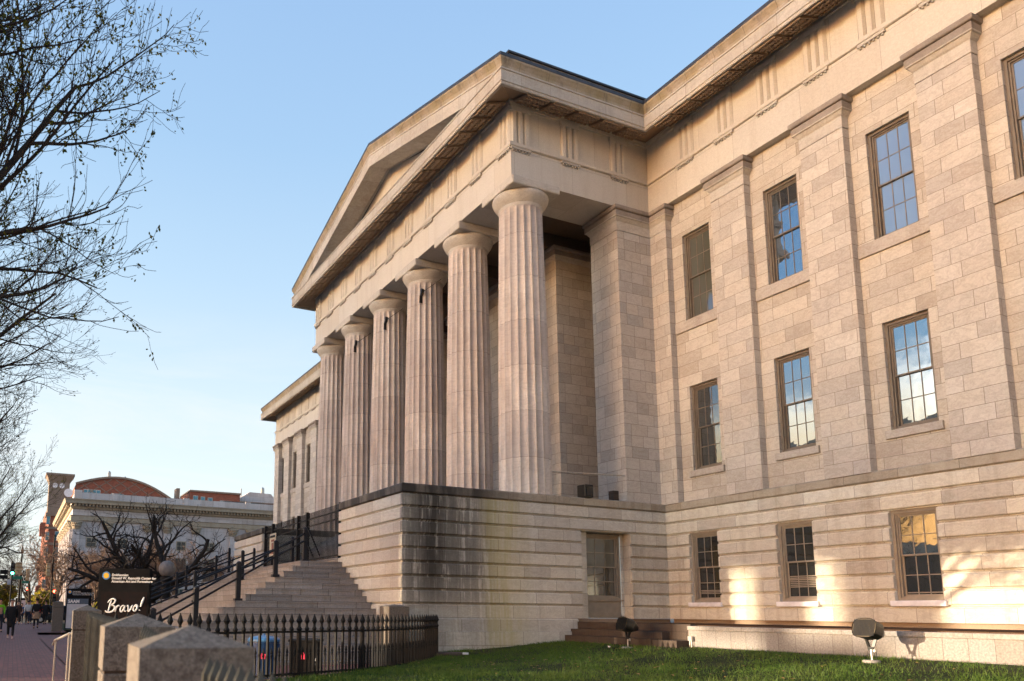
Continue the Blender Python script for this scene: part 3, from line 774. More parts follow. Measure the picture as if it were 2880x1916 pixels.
# terrace behind the low granite wall
g = MB(); g.box(.145,40,-3.72,.42,-.3,.085,'b'); struct('terrace', g, M['terr'])
wl = thing('granite_retaining_wall', 'low granite retaining wall with a thin coping along the museum terrace', 'wall', (4.8,-4.,-.5))
b = MB(); b.box(0,36,0,.3,-.3,.455); obj('wall_face', b, M['gran'], wl)
b = MB(); b.box(-.02,36,-.025,.34,.458,.56); obj('coping', b, M['coping'], wl, bevel=.012)
st = thing('garden_steps', 'three brown stone steps up to the low side window', 'steps', (.14,-3.9,-.5))
for i, (yy, zz) in enumerate(((0,.61),(-.27,.39),(-.54,.2))):
    b = MB(); b.box(.003+.0*i,(4.65,3.9,3.75)[i],yy,.16 if i == 0 else (yy+.268),-.3,zz); obj('step', b, M['brn'], st, bevel=.01)
b = MB(); b.box(3.76,4.64,-.50,-.002,-.3,.18); obj('step', b, M['brn'], st)
# ------------------------------------------------------------------ small fixtures
def floodlight(loc, rz, label, s=1.):
    o = thing('floodlight', label, 'floodlight', loc, rz, 'floodlights on the lawn')
    b = MB()  # drum, axis along local y (faces the wall), slightly tilted up
    ax = Vector((0,.96,.27)).normalized(); up = Vector((0,-.27,.96)).normalized(); sx = Vector((1,0,0)); c = Vector((0,0,.62))
    def ring(u, r, n=24, sq=3.2):
        out = []
        for k in range(n):
            a = 2*PI*k/n; cx, sy = math.cos(a), math.sin(a)
            q = (abs(cx)**sq+abs(sy)**sq)**(-1/sq)
            out.append(c+ax*u+(sx*cx*1.25+up*sy)*r*q)
        return out
    prof = [(-.33,.045),(-.325,.075),(-.255,.10),(-.10,.178),(.13,.185),(.14,.194),(.157,.194)]
    n = 24; v = []; f = []
    for u, r in prof: v += ring(u, r)
    for i in range(len(prof)-1):
        for k in range(n): f.append((i*n+k, i*n+(k+1)%n, (i+1)*n+(k+1)%n, (i+1)*n+k))
    f.append(tuple(range(n))[::-1]); b.add(v, f); obj('housing', b, M['blackmet'], o, smooth=False, bevel=.008)
    l = MB(); l.poly(ring(.153,.182)); obj('lens', l, M['lens'], o)
    # ribs and glossy top of the drum on the side we see
    r_ = MB()
    for q in range(17):
        xx = (-.2+.40*q/16); hh_ = .16
        r_.bar(c+ax*.160+sx*xx-up*hh_, c+ax*.160+sx*xx+up*hh_, .007, .012)
    obj('louvre', r_, M['blackmet'], o)
    y_ = MB()
    for s_ in (-1, 1): y_.bar((s_*.10,-.03,.47),(s_*.035,-.02,.27), .03, .05)
    y_.bar((-.06,-.02,.27),(.06,-.02,.27),.05); obj('yoke', y_, M['blackmet'], o)
    p = MB(); p.tube([(0,-.02,.26),(0,-.02,.04)], .018, 10); p.box(-.075,-.03,-.06,-.02,.20,.27); obj('stem', p, M['silver'], o)
    k = MB(); k.tube([(.09*math.cos(a),-.03,.15+.12*math.sin(a)) for a in [i*PI/8 for i in range(-3,12)]], .006, 5); obj('cable', k, M['iron'], o)
    q = MB(); q.lathe([(.15,-.1),(.155,.03),(.14,.045),(0.001,.045)], 24); obj('footing', q, M['coping'], o)
    return o
floodlight((10.25,-4.9,-.53), R(180), 'floodlight on a pale round footing in front of the granite retaining wall')
floodlight((3.62,-5.0,-.56), R(172), 'floodlight on a thin stem in front of the brown garden steps')
jb = thing('junction_box', 'small grey electric box on two conduits at the end of the retaining wall', 'electric box', (4.93,-4.05,-.5))
b = MB(); b.box(-.06,.06,-.06,.03,.18,.30); obj('box', b, M['silver'], jb, bevel=.008)
b = MB(); b.tube([(-.03,-.02,-.1),(-.03,-.02,.18)],.012,8); b.tube([(.03,-.02,-.1),(.03,-.02,.18)],.012,8); obj('conduit', b, M['silver'], jb)
vg = MB(); vg.box(0,.035,-.14,.14,0,.10); tag(obj('drain_vent', vg, M['iron'], loc=(.205,-6.55,-.66)), 'small black vent at the foot of the podium side wall', 'vent')
bx = thing('black_lamp_box', 'black box lamp standing on the podium top beside the nearest column', 'lamp', (.02,-3.3,4.09))
b = MB(); b.box(-.2,.2,-.17,.17,.0,.42); obj('housing', b, M['blackmet'], bx, bevel=.02)
b = MB(); b.box(.2,.225,-.12,.12,.06,.34); obj('lens', b, M['black_glass'], bx)
rd = MB(); rd.tube([(-.55,-4.2,4.98),(-.02,-1.30,4.98)], .028, 8); tag(obj('metal_rail', rd, M['silver']), 'thin pale metal rail from the nearest column to the corner pier', 'rail')
bs = MB(); bs.box(-.62,-.38,-1.78,-1.55,4.08,4.5); tag(obj('rusty_post_foot', bs, M['brn']), 'short rust brown block at the foot of the corner pier', 'block')
for i, lab in ((1,'black lamp clamped to the neck of the second column from the near corner'),(2,'black lamp clamped to the neck of the third column from the near corner'),(3,'black lamp clamped to the neck of the fourth column from the near corner'),(4,'black lamp clamped to the neck of the fifth column from the near corner')):
    if i == 1: continue
    xc = -.72-PC*i
    o = thing('column_lamp', lab, 'lamp', (xc+.60,YC-.50,13.25), 0, 'lamps on the column necks')
    b = MB(); b.prism([(0,.0),(.12,.07),(.17,.25),(.12,.29),(.06,.28),(.08,.11),(-.035,.014),(-.055,-.27),(.014,-.3)], (-.05,-.04,0), (1,0,0), (0,0,1), (0,.12,0)); obj('bracket', b, M['blackmet'], o)
    b = MB(); b.tube([(.1,.0,.12),(.5,.2,.27),(.95,.4,.42)], .016, 6); obj('arm', b, M['iron'], o)
# ------------------------------------------------------------------ iron fence round the plaza
def picket_mb(h=1.22, w=.041):
    b = MB(); a = w/2
    b.box(-a,a,-a,a,.06,h-.32)
    prof = [(a*1.0,h-.32),(a*1.9,h-.27),(a*1.0,h-.22),(a*.95,h-.17),(a*2.1,h-.11),(a*1.7,h-.09),(a*1.2,h-.05),(.003,h+.03)]
    b.lathe([(r*1.25,z) for r, z in prof], 8)
    return b
def dog_mb(w=.026):
    b = MB(); a = w/2; b.box(-a,a,-a,a,.06,.42); b.lathe([(a*1.2,.42),(a*2.,.46),(a*1.2,.49),(a*2.1,.52),(.003,.62)], 8); return b
fen = thing('curved_iron_fence', 'black spear-topped iron fence curving round the stair plaza', 'fence', (ARC[6][0],ARC[6][1],-.95))
o0 = Vector((ARC[6][0],ARC[6][1],-.95))
L = [0]
for a, b in zip(arc, arc[1:]): L.append(L[-1]+(b-a).length)
def along(s):
    s = min(max(s,0),L[-1]); i = max(0, min(len(arc)-2, int(np.searchsorted(L, s))-1)); u = (s-L[i])/(L[i+1]-L[i])
    p = arc[i].lerp(arc[i+1], u); d = (arc[i+1]-arc[i]).normalized(); return p, math.atan2(d.y, d.x)
pm = mesh_of('picket', picket_mb(), M['iron']); dm = mesh_of('low_picket', dog_mb(), M['iron']); npk = int(L[-1]/.205)
ps = picket_mb(1.22,.05); ps.box(-.035,.035,-.035,.035,0,.9); pst = mesh_of('post', ps, M['iron'])
for k in range(npk+1):
    p, a = along(k*.205); q = p.to_3d()-Vector((o0.x,o0.y,0))
    if k % 9 == 4 or k == npk: obj('post', pst, None, fen, (q.x,q.y,0), a)
    else: obj('picket', pm, None, fen, (q.x,q.y,0), a)
    if k < npk:
        p, a = along((k+.5)*.205); q = p.to_3d()-Vector((o0.x,o0.y,0)); obj('low_picket', dm, None, fen, (q.x,q.y,0), a)
for zz, hh in ((.90,.04),(.10,.045)):
    b = MB()
    pr = [(-.02,zz-hh/2),(.02,zz-hh/2),(.02,zz+hh/2),(-.02,zz+hh/2),(-.02,zz-hh/2)]
    b.sweep([(p.x-o0.x,p.y-o0.y) for p in arc], pr); obj('rail', b, M['iron'], fen)
cb = MB(); cb.sweep([(p.x,p.y) for p in arc], [(-.19,-1.2),(-.19,-.96),(-.17,-.945),(.13,-.945),(.15,-.96),(.15,-1.2)]); struct('curved_kerb', cb, M['brn'])
cp = MB(); cp.lathe([(.45,-.2),(.45,.06),(.40,.09),(.001,.09)], 28); tag(obj('kerb_end_stone', cp, M['brn'], loc=(1.55,-9.25,-.80)), 'round brown stone at the lawn end of the curved fence', 'stone')
def granite_post(x, y, z0, w, zt, label, name='granite_post', grp='granite fence posts', rz=0., split=True, cap=.09):
    o = thing(name, label, 'post', (x,y,z0), rz, grp); h = zt-z0
    b = MB(); hs = h-.30 if split else h; b.box(-w/2,w/2,-w/2,w/2,-.2,hs-.008 if split else h,'t' if not split else ''); 
    obj('shaft', b, M['gpost'], o, bevel=.012)
    c = MB()
    if split: c.box(-w/2,w/2,-w/2,w/2,hs+.012,h,'t'); 
    a = w/2
    c.add([(-a,-a,h),(a,-a,h),(a,a,h),(-a,a,h),(0,0,h+cap)],[(0,1,4),(1,2,4),(2,3,4),(3,0,4)])
    bmx = obj('cap', c, M['gpost'], o)
    if split:
        j = MB(); j.box(-w/2+.012,w/2-.012,-w/2+.012,w/2-.012,hs-.01,hs+.014); obj('joint', j, M['brn'], o)
    return o
t = NT('speckled_granite_post'); ob = t.coord(); c = t.mix(t.ramp(t.noise(ob, 32., 4, .7), (.38,0.),(.62,1.)), (.10,.085,.073), (.215,.19,.165)); c = t.mix(1., c, t.ramp(t.noise(ob, 120., 3, .6), (.35,.55),(.6,1.1)), 'MULTIPLY'); c = t.mix(t.ramp(t.noise(ob, 4., 5, .65), (.4,0.),(.7,.55)), c, (.13,.11,.085)); t.bump(t.noise(ob, 90., 4), .5, .006); M['gpost'] = t.out(c, .85, spec=.25)
PP = [(16.90,-19.35,.185,.47,'speckled granite post with a pyramid cap, nearest to the camera'),(14.63,-19.26,.225,.46,'granite post with a pyramid cap, second in the row from the camera'),(7.0,-18.98,.32,.42,'granite post with a pyramid cap at the plaza end of the low fence')]
for x, y, zt_, w, lab in PP: granite_post(x, y, -1.05, w, zt_, lab, rz=R(-2))
granite_post(-27.5,-17.72,-.95,.56,.75,'pale granite pier beside the brick sidewalk beyond the plaza','granite_pier','granite fence posts', split=True, cap=.05)
granite_post(.55,-10.45,-.95,.62,.50,'low granite post behind the end of the curved iron fence','granite_post','granite fence posts', split=False, cap=.07)
# straight fence panels between the posts, weathered grey-green iron
M['oldiron'] = plain('weathered_green_grey_iron', (.055,.053,.042), .5, .2, .35, 6.)
bp_ = MB(); bp_.box(-.011,.011,-.027,.027,.1,1.14); bp_.add([(-.011,-.027,1.14),(.011,-.027,1.14),(.011,.027,1.14),(-.011,.027,1.14),(0,0,1.21)],[(0,1,4),(1,2,4),(2,3,4),(3,0,4)])
bpm = mesh_of('picket', bp_, M['oldiron'])
def panel(a, b, label, zt0=.13, zt1=.13, step=.125):
    a, b = Vector(a), Vector(b); d = b-a; n = max(2, int(d.length/step)); o = thing('iron_fence_panel', label, 'fence', (a.x,a.y,-1.05), math.atan2(d.y,d.x), 'low iron fence panels')
    for k in range(1, n):
        u = k/n; pk = obj('picket', bpm, None, o, (d.length*u,0,0)); pk.scale = (1,1,(1.02+zt0*(1-u)+zt1*u)/1.21)
    for zz in (.86,.12):
        r = MB(); r.box(0,d.length,-.02,.02,zz-.02,zz+.025); obj('rail', r, M['oldiron'], o)
    return o
panel((19.9,-19.38),(17.15,-19.34),'weathered iron fence panel between the nearest granite post and the camera', .19,.19)
panel((16.66,-19.34),(14.88,-19.26),'weathered iron fence panel between the two nearest granite posts', .20,.29)
panel((14.38,-19.25),(7.24,-18.98),'long weathered iron fence panel between the second granite post and the plaza', .28,.35)
bh = thing('brass_handrail', 'short pale metal handrail leaving the granite post towards the plaza', 'handrail', (6.75,-19.05,-1.02))
b = MB(); b.tube([(0,0,.98),(-.9,-.1,.95),(-2.4,-.25,.78),(-2.6,-.27,.70)], .022, 8); b.tube([(-.9,-.1,.95),(-.9,-.1,0)], .018, 8); obj('bar', b, M['silver'], bh)
b = MB(); b.tube([(-2.3,-.24,.79),(-2.3,-.24,0)], .018, 8); obj('post', b, M['silver'], bh)
# ------------------------------------------------------------------ bins
def petal(mb, c, r, nrm_x=True):
    pts = []
    for k in range(60):
        a = 2*PI*k/60; rr = r*(.62+.38*abs(math.cos(2.5*a))); pts.append((rr*math.sin(a), rr*math.cos(a)))
    mb.prism(pts, c, (0,1,0), (0,0,1), (.006,0,0))
bn = thing('blue_bin', 'round blue bin with a pale blue lid and pink flower sticker behind the curved fence', 'bin', (4.35,-15.28,-1.02), R(-28), 'bins behind the fence')
b = MB(); b.lathe([(.25,.0),(.255,.02),(.31,.70),(.325,.71),(.325,.74),(.30,.745)], 28); obj('body', b, M['blue'], bn)
b = MB(); b.lathe([(.315,.735),(.335,.75),(.335,.79),(.30,.82),(.12,.86),(.03,.865),(.03,.90),(.001,.90)], 28); obj('lid', b, M['bluelid'], bn)
for y_ in (-.34,.29):
    b = MB(); b.box(-.03,.03,y_,y_+.05,.62,.70); obj('handle', b, M['blue'], bn)
b = MB(); petal(b, (.300,.05,.46), .075); obj('sticker', b, M['pink'], bn)
bn = thing('black_bin', 'square black plastic bin with a pink flower sticker behind the curved fence', 'bin', (4.62,-14.45,-1.02), R(-28), 'bins behind the fence')
b = MB(); b.add([(-.24,-.24,0),(.24,-.24,0),(.24,.24,0),(-.24,.24,0),(-.29,-.31,.74),(.29,-.31,.74),(.29,.31,.74),(-.29,.31,.74)],[(0,3,2,1),(0,1,5,4),(1,2,6,5),(2,3,7,6),(3,0,4,7),(4,5,6,7)]); obj('body', b, M['binblack'], bn, bevel=.02)
b = MB(); b.box(-.31,.31,-.33,.33,.742,.79); b.box(-.34,-.30,-.2,.2,.73,.80); obj('lid', b, M['binblack'], bn, bevel=.015)
b = MB(); petal(b, (.283,-.02,.46), .075); obj('sticker', b, M['pink'], bn)
b = MB(); b.box(.283,.287,.20,.25,.36,.42); b.box(.28,.284,.21,.24,.28,.32); obj('label_mark', b, M['grey'], bn)
# ------------------------------------------------------------------ gate and handrails on the stairs
gt = thing('iron_gate', 'tall black iron gate and picket fence closing the top of the porch stairs', 'gate', (-9.3,-9.95,2.0))
pk = MB(); pk.box(-.011,.011,-.011,.011,.2,2.06); pkm = mesh_of('picket', pk, M['iron'])
n = 74
for k in range(n+1):
    x = -4.42+8.9*k/n; obj('picket', pkm, None, gt, (x,0,0))
for zz in (.28,1.55,1.82): b = MB(); b.box(-4.45,4.5,-.02,.02,zz-.022,zz+.022); obj('rail', b, M['iron'], gt)
for x, w in ((1.1,.09),(.02,.08),(-3.35,.14),(-4.45,.1),(4.47,.06)):
    b = MB(); b.box(x-w/2,x+w/2,-.06,.06,0,2.1); obj('post', b, M['iron'], gt, bevel=.008)
for x0, x1 in ((1.15,2.6),(1.15,1.9)):
    b = MB(); b.bar((x0,-.03,1.55 if x1 > 2 else .95),(x1,-.03,.35),.05,.04); obj('brace', b, M['iron'], gt)
no = thing('notice_board', 'small cream notice with reddish printing hung on the black gate', 'notice', (-12.35,-10.03,3.15))
b = MB(); b.box(-.42,.42,-.03,0,-.5,.5); obj('board', b, M['paper'], no)
b = MB(); b.box(-.2,.25,-.034,-.03,.15,.24); b.box(-.12,.12,-.034,-.03,-.22,.1); b.box(-.3,.3,-.034,-.03,-.38,-.3); obj('print', b, M['redprint'], no)
b = MB(); b.box(-.36,.36,-.034,-.03,.32,.42); obj('print', b, M['iron'], no)
def stair_z(y): return 2.0-.195*max(0, math.ceil((-11.52-y)/.395))
def handrail(pts, label, w=.13, dbl=True, grp='handrails on the porch stairs', h=1.05):
    p0 = pts[0]; o = thing('stair_handrail', label, 'handrail', p0, 0, grp); p0 = Vector(p0)
    top = []
    for i, p in enumerate(pts):
        q = Vector(p)-p0; b = MB(); b.box(q.x-w/2,q.x+w/2,q.y-w/2,q.y+w/2,q.z,q.z+h); b.box(q.x-w*.85,q.x+w*.85,q.y-w*.85,q.y+w*.85,q.z-.02,q.z+.06)
        b.lathe([(w*.62,q.z+h),(w*.62,q.z+h+.03),(w*.3,q.z+h+.07),(.002,q.z+h+.08)], 10, (q.x,q.y,0)); obj('post', b, M['rail'], o, bevel=.006); top.append(q+Vector((0,0,h)))
    a, c = top[0], top[-1]
    for dz in ((-.12,-.36) if dbl else (-.1,)):
        b = MB(); d = (c-a); e0, e1 = a, c+d.normalized()*.35
        b.tube([e0+Vector((0,0,dz)), e1+Vector((0,0,dz))], .032, 8); obj('rail', b, M['rail'], o)
    return o
def hip(i, s=1): 
    x = -4.36+.345*i-.22; y_ = -11.52-.395*i+.22
    return (x if s > 0 else XL-x, y_, stair_z(y_))
handrail([hip(0),hip(3.5),hip(7.3),hip(11),hip(14.2)], 'double black handrail with thick posts on the near corner of the porch stairs')
handrail([(-8.,yy,stair_z(yy)) for yy in (-10.6,-12.5,-14.2,-16.)], 'double black handrail down the middle of the porch stairs', .11)
handrail([(-13.9,yy,stair_z(yy)) for yy in (-10.42,-12.1,-13.76,-15.4)], 'double black handrail near the far side of the porch stairs', .10)
handrail([hip(i,-1) for i in (.3,4.3,8.3,12.)], 'double black handrail on the far corner of the porch stairs', .10)
lt = MB(); lt.box(0,.16,0,.05,0,.02); tag(obj('litter', lt, M['pink'], loc=(-2.62,-10.6,.815), rz=.4), 'small pinkish wrapper lying on a porch step', 'litter')
lt = MB(); lt.lathe([(.03,0),(.04,.06),(.001,.065)], 8); tag(obj('litter', lt, M['white'], loc=(-3.0,-13.2,.815)), 'tiny white cup lying on a porch step', 'litter')
lt = MB(); lt.box(0,.14,0,.1,0,.05); tag(obj('litter', lt, M['white'], loc=(2.1,-9.2,-.74), rz=.8), 'crumpled white paper on the lawn by the fence end', 'litter')
lt = MB(); lt.box(0,.05,0,.04,0,.03); tag(obj('litter', lt, M['white'], loc=(3.55,-5.6,-.52), rz=.3), 'tiny white scrap on the grass in front of the floodlight', 'litter')
gb = thing('stone_ball_bollard', 'grey stone ball on a dark pedestal beside the far side of the stairs', 'stone ball', (-18.43,-13.41,-.95))
b = MB(); b.ball((0,0,3.25), .40, 24, 14); obj('ball', b, M['gball'] if 'gball' in M else M['coping'], gb, smooth=True)
b = MB(); b.lathe([(.34,0),(.34,.2),(.24,.3),(.22,2.65),(.3,2.75),(.3,2.85),(.2,2.9)], 16); obj('pedestal', b, M['iron'], gb)
# ------------------------------------------------------------------ signs
def text(body, size, parent, loc, mat, shear=0., bold=0., space=1.):
    cu = bpy.data.curves.new('lettering', 'FONT'); cu.body = body; cu.size = size; cu.shear = shear; cu.offset = bold; cu.space_character = space; cu.extrude = .002; cu.space_line = .95
    o = bpy.data.objects.new('lettering', cu); COL.objects.link(o); o.parent = parent; o.location = loc
    # text plane xy -> sign plane (local y, z), facing local +x
    o.rotation_euler = (PI/2, 0, PI/2); 
    bpy.context.view_layer.update(); me = bpy.data.meshes.new_from_object(o.evaluated_get(bpy.context.evaluated_depsgraph_get())); bpy.data.objects.remove(o)
    me.name = 'lettering'; me.materials.clear(); me.materials.append(mat); o = bpy.data.objects.new('lettering', me); COL.objects.link(o); o.parent = parent; o.location = loc; o.rotation_euler = (PI/2, 0, PI/2); return o
def sun_emblem(parent, y_, z_, r):
    b = MB(); b.prism([(r*math.sin(2*PI*k/40), r*math.cos(2*PI*k/40)) for k in range(40)], (.101,y_,z_), (0,1,0), (0,0,1), (.003,0,0)); obj('emblem_disc', b, M['skyblue'], parent)
    b = MB(); b.prism([((r*(.80 if k % 2 else .58))*math.sin(2*PI*k/48), (r*(.80 if k % 2 else .58))*math.cos(2*PI*k/48)) for k in range(48)], (.105,y_,z_), (0,1,0), (0,0,1), (.003,0,0)); obj('emblem_sun', b, M['yellow'], parent)
def sign(loc, rz, label, w, h):
    o = thing('museum_sign', label, 'sign', loc, rz, 'museum signs by the sidewalk')
    b = MB(); b.box(-.1,.1,-w/2,w/2,0,h); obj('panel', b, M['signblk'], o, bevel=.01); return o
SW = 1.45
yaw = math.atan2(1.3,.58)-PI/2
SW = 1.34
sg = sign((-1.50,-17.38,-1.03), yaw, 'large black museum sign reading Bravo! beside the plaza', SW, 2.45)
sun_emblem(sg, -SW/2+.19, 2.26, .105)
text('Smithsonian\nDonald W. Reynolds Center for\nAmerican Art and Portraiture', .089, sg, (.104,-SW/2+.335,2.25), M['white'], .12, .002)
t = NT('dark_red_stage_poster'); ob = t.coord(); f = t.noise(t.map(ob, scale=(1,2.2,1.5)), 2.4, 5, .6, .6); z_ = t.n('ShaderNodeSeparateXYZ'); t.put(z_.inputs[0], ob)
c = t.ramp(f, (.42,(.008,.007,.007)), (.58,(.03,.010,.008)), (.68,(.09,.032,.022)), (.80,(.15,.08,.055)))
c = t.mix(t.ramp(z_.outputs[2], (.25,1.),(.85,.12)), (.012,.010,.011), c); M['poster'] = t.out(c, .6, spec=.05)
b = MB(); b.box(.1,.104,-SW/2+.08,SW/2-.05,.15,1.84); obj('poster', b, M['poster'], sg)
script = {  # one brush-script word as strokes (x right, y up, in letter heights)
 'B': [[(.10,.0),(.22,.5),(.34,1.02)],[(.05,.78),(.2,.98),(.45,1.08),(.62,.98),(.58,.78),(.36,.58),(.30,.56)],[(.32,.56),(.56,.50),(.60,.28),(.44,.06),(.16,.0),(-.06,.08),(-.1,.16)]],
 'r': [[(.74,.50),(.70,.25),(.66,.0)],[(.70,.22),(.80,.42),(.92,.50),(.98,.44)]],
 'a': [[(1.36,.44),(1.24,.50),(1.08,.34),(1.06,.08),(1.16,.0),(1.30,.16),(1.40,.46),(1.36,.12),(1.44,.0),(1.54,.10)]],
 'v': [[(1.54,.40),(1.64,.48),(1.68,.2),(1.72,.0),(1.88,.2),(1.96,.44),(2.02,.46)]],
 'o': [[(2.22,.48),(2.10,.36),(2.06,.12),(2.16,.0),(2.30,.10),(2.38,.34),(2.30,.48),(2.20,.46),(2.24,.36),(2.44,.38)]],
 '!': [[(2.62,.32),(2.74,.72),(2.86,1.08)],[(2.55,.02),(2.57,.07)]]}
b = MB(); HT = .32
for ch, sts in script.items():
    for stv in sts:
        cv = catmull([Vector(p) for p in stv], 5) if len(stv) > 2 else [Vector(p) for p in stv]
        pts = [(.109, -SW/2+.20+HT*(.18+p.x*1.05), 1.30+HT*p.y+HT*.06*p.x) for p in cv]; n = len(pts)
        b.tube(pts, [HT*(.030+.042*math.sin(PI*(i+.6)/(n+.2))) * (1.25 if ch == '!' else 1) for i in range(n)], 6)
bo = obj('lettering', b, M['white'], sg); bo.scale = (1,1,1)
sg = sign((-30.9,-16.42,-.90), yaw, 'tall black museum sign reading SAAM farther along the sidewalk', 1.45, 2.48)
sun_emblem(sg, -.52, 2.28, .11); text('Smithsonian\nDonald W. Reynolds Center for\nAmerican Art and Portraiture', .098, sg, (.104,-.36,2.28), M['white'], .12)
b = MB(); b.box(.1,.103,-.65,.62,1.58,1.88); obj('band', b, M['skyblueband'] if 'skyblueband' in M else plain('dark_blue_band',(.03,.07,.12),.5), sg)
text('SAAM', .27, sg, (.106,-.60,1.63), M['white'], 0., .008)
b = MB(); b.box(.1,.103,-.65,.62,.12,1.56); obj('poster', b, M['grey'], sg)
b = MB(); b.prism([(-.22,0),(.22,0),(.2,.55),(.12,.72),(.16,.95),(.08,1.1),(-.08,1.1),(-.16,.95),(-.12,.72),(-.2,.55)], (.104,.05,.14), (0,1,0), (0,0,1), (.003,0,0)); obj('poster_figure', b, M['signblk'], sg)
# ------------------------------------------------------------------ camera, sun, sky
cam = bpy.data.cameras.new('camera'); co = bpy.data.objects.new('camera', cam); COL.objects.link(co)
co.location = (20.466,-20.072,.338); co.rotation_euler = (CRX, CRY, CRZ)
cam.sensor_fit = 'HORIZONTAL'; cam.sensor_width = 36.; cam.lens = CF/1024*36
cam.shift_x = (512-CPX)/1024; cam.shift_y = (CPY-340.5)/1024
cam.clip_start = .05; cam.clip_end = 9000
cam.dof.use_dof = True; cam.dof.focus_distance = 21.; cam.dof.aperture_fstop = 2.0
S.camera = co
SUN = Vector((-.25,-1,.098)).normalized(); EL = math.asin(SUN.z)
sl = bpy.data.lights.new('sun', 'SUN'); sl.energy = SUN_E; sl.angle = R(.42); sl.color = (1., .80, .56)
so_ = bpy.data.objects.new('sun', sl); COL.objects.link(so_); so_.rotation_euler = SUN.to_track_quat('Z','Y').to_euler(); so_.location = (-60,-60,60)
w = bpy.data.worlds.new('World'); S.world = w; w.use_nodes = True; nt = w.node_tree; bg = nt.nodes['Background']
class WT(NT):
    def __init__(s): s.t = nt
wt = WT()
sky = nt.nodes.new('ShaderNodeTexSky'); sky.sky_type = 'NISHITA'; sky.sun_disc = False; sky.sun_elevation = EL; sky.sun_rotation = math.atan2(SUN.x, SUN.y)
sky.altitude = 20; sky.air_density = 1.0; sky.dust_density = 1.2; sky.ozone_density = 1.5
d = nt.nodes.new('ShaderNodeTexCoord').outputs['Generated']
sp = wt.n('ShaderNodeSeparateXYZ'); wt.put(sp.inputs[0], d); dx, dy, dz_ = sp.outputs
# pale gradient of a hazy evening, over the physical sky
az = wt.math('ADD', wt.math('MULTIPLY', dx, -.5), wt.math('MULTIPLY', dy, -.2))      # a little paler towards the sun
grad = wt.ramp(wt.math('SUBTRACT', dz_, wt.math('MULTIPLY', wt.math('MAXIMUM', az, 0.), .08)), (.0,(.83,.87,.885)),(.10,(.79,.86,.905)),(.22,(.69,.81,.905)),(.36,(.515,.70,.89)),(.50,(.39,.595,.855)),(.64,(.335,.53,.83)),(.95,(.21,.37,.68)))
skyc = wt.mix(GRADF, sky.outputs[0], wt.mix(1., grad, (GRAD_S,)*3, 'MULTIPLY'))
ci = wt.noise(wt.map(d, (1.,2.,0.), scale=(1.,1.,6.)), 2.2, 7, .65, .5)
skyc = wt.mix(wt.math('MULTIPLY', wt.ramp(ci, (.47,0.),(.68,1.)), wt.ramp(dz_, (.02,.2),(.06,.8),(.22,.5),(.36,0.))), skyc, wt.mix(1., (.86,.885,.90), (GRAD_S,)*3, 'MULTIPLY'))
# sunset clouds low in the half of the sky behind the camera
skyc = wt.mix(wt.math('MULTIPLY', wt.ramp(wt.math('MULTIPLY', dy, -1.), (.25,0.),(.6,1.)), wt.ramp(dz_, (.2,0.),(.3,.9),(.65,.8),(.9,0.))), skyc, wt.mix(1., skyc, (.42,.78,1.12), 'MULTIPLY'))
cl = wt.noise(wt.map(d, (4.2,1.7,.3), scale=(1.1,1.1,3.0)), 2.6, 8, .62, .35)
south = wt.ramp(wt.math('MULTIPLY', dy, -1.), (.15,0.),(.42,1.))
top = wt.ramp(dz_, (.0,.42),(.12,.36),(.20,.12),(.27,-.12 if False else 0.),(.36,0.))
dens = wt.math('ADD', cl, wt.math('SUBTRACT', wt.math('MULTIPLY', wt.ramp(dz_, (.0,1.),(.17,.85),(.225,.5),(.27,.14),(.32,0.)), .44), .18))
cm_ = wt.math('MULTIPLY', wt.ramp(dens, (.47,0.),(.56,1.)), south)
ccol = wt.ramp(dz_, (.0,(.7,.30,.08)),(.115,(.75,.36,.11)),(.165,(.95,.62,.29)),(.22,(1.,.86,.66)),(.27,(1.,.97,.93)))
lobe = wt.ramp(wt.math('SUBTRACT', wt.math('MULTIPLY', dy, -1.), wt.math('ABSOLUTE', wt.math('MULTIPLY', wt.math('ADD', dx, .02), .45))), (.62,0.),(.80,.35),(.93,1.))  # added low glow, aimed to light the front faces and miss the window reflections
gain = wt.math('ADD', CLOUD_S, wt.math('MULTIPLY', lobe, GLOW_S))
cb = wt.n('ShaderNodeCombineXYZ', i_0=gain, i_1=gain, i_2=gain)
full = wt.mix(wt.math('MAXIMUM', cm_, wt.math('MULTIPLY', lobe, wt.ramp(dz_, (.0,1.),(.22,.9),(.33,0.)))), skyc, wt.mix(1., ccol, cb.outputs[0], 'MULTIPLY'))
nt.links.new(full, bg.inputs[0]); bg.inputs[1].default_value = SKY_E
S.view_settings.view_transform = 'Standard'; S.view_settings.look = 'None'; S.view_settings.gamma = 1.; S.view_settings.exposure = EXPO
S.cycles.use_denoising = True; S.cycles.max_bounces = 6; S.cycles.diffuse_bounces = 4; S.cycles.glossy_bounces = 3; S.cycles.sample_clamp_indirect = 8.
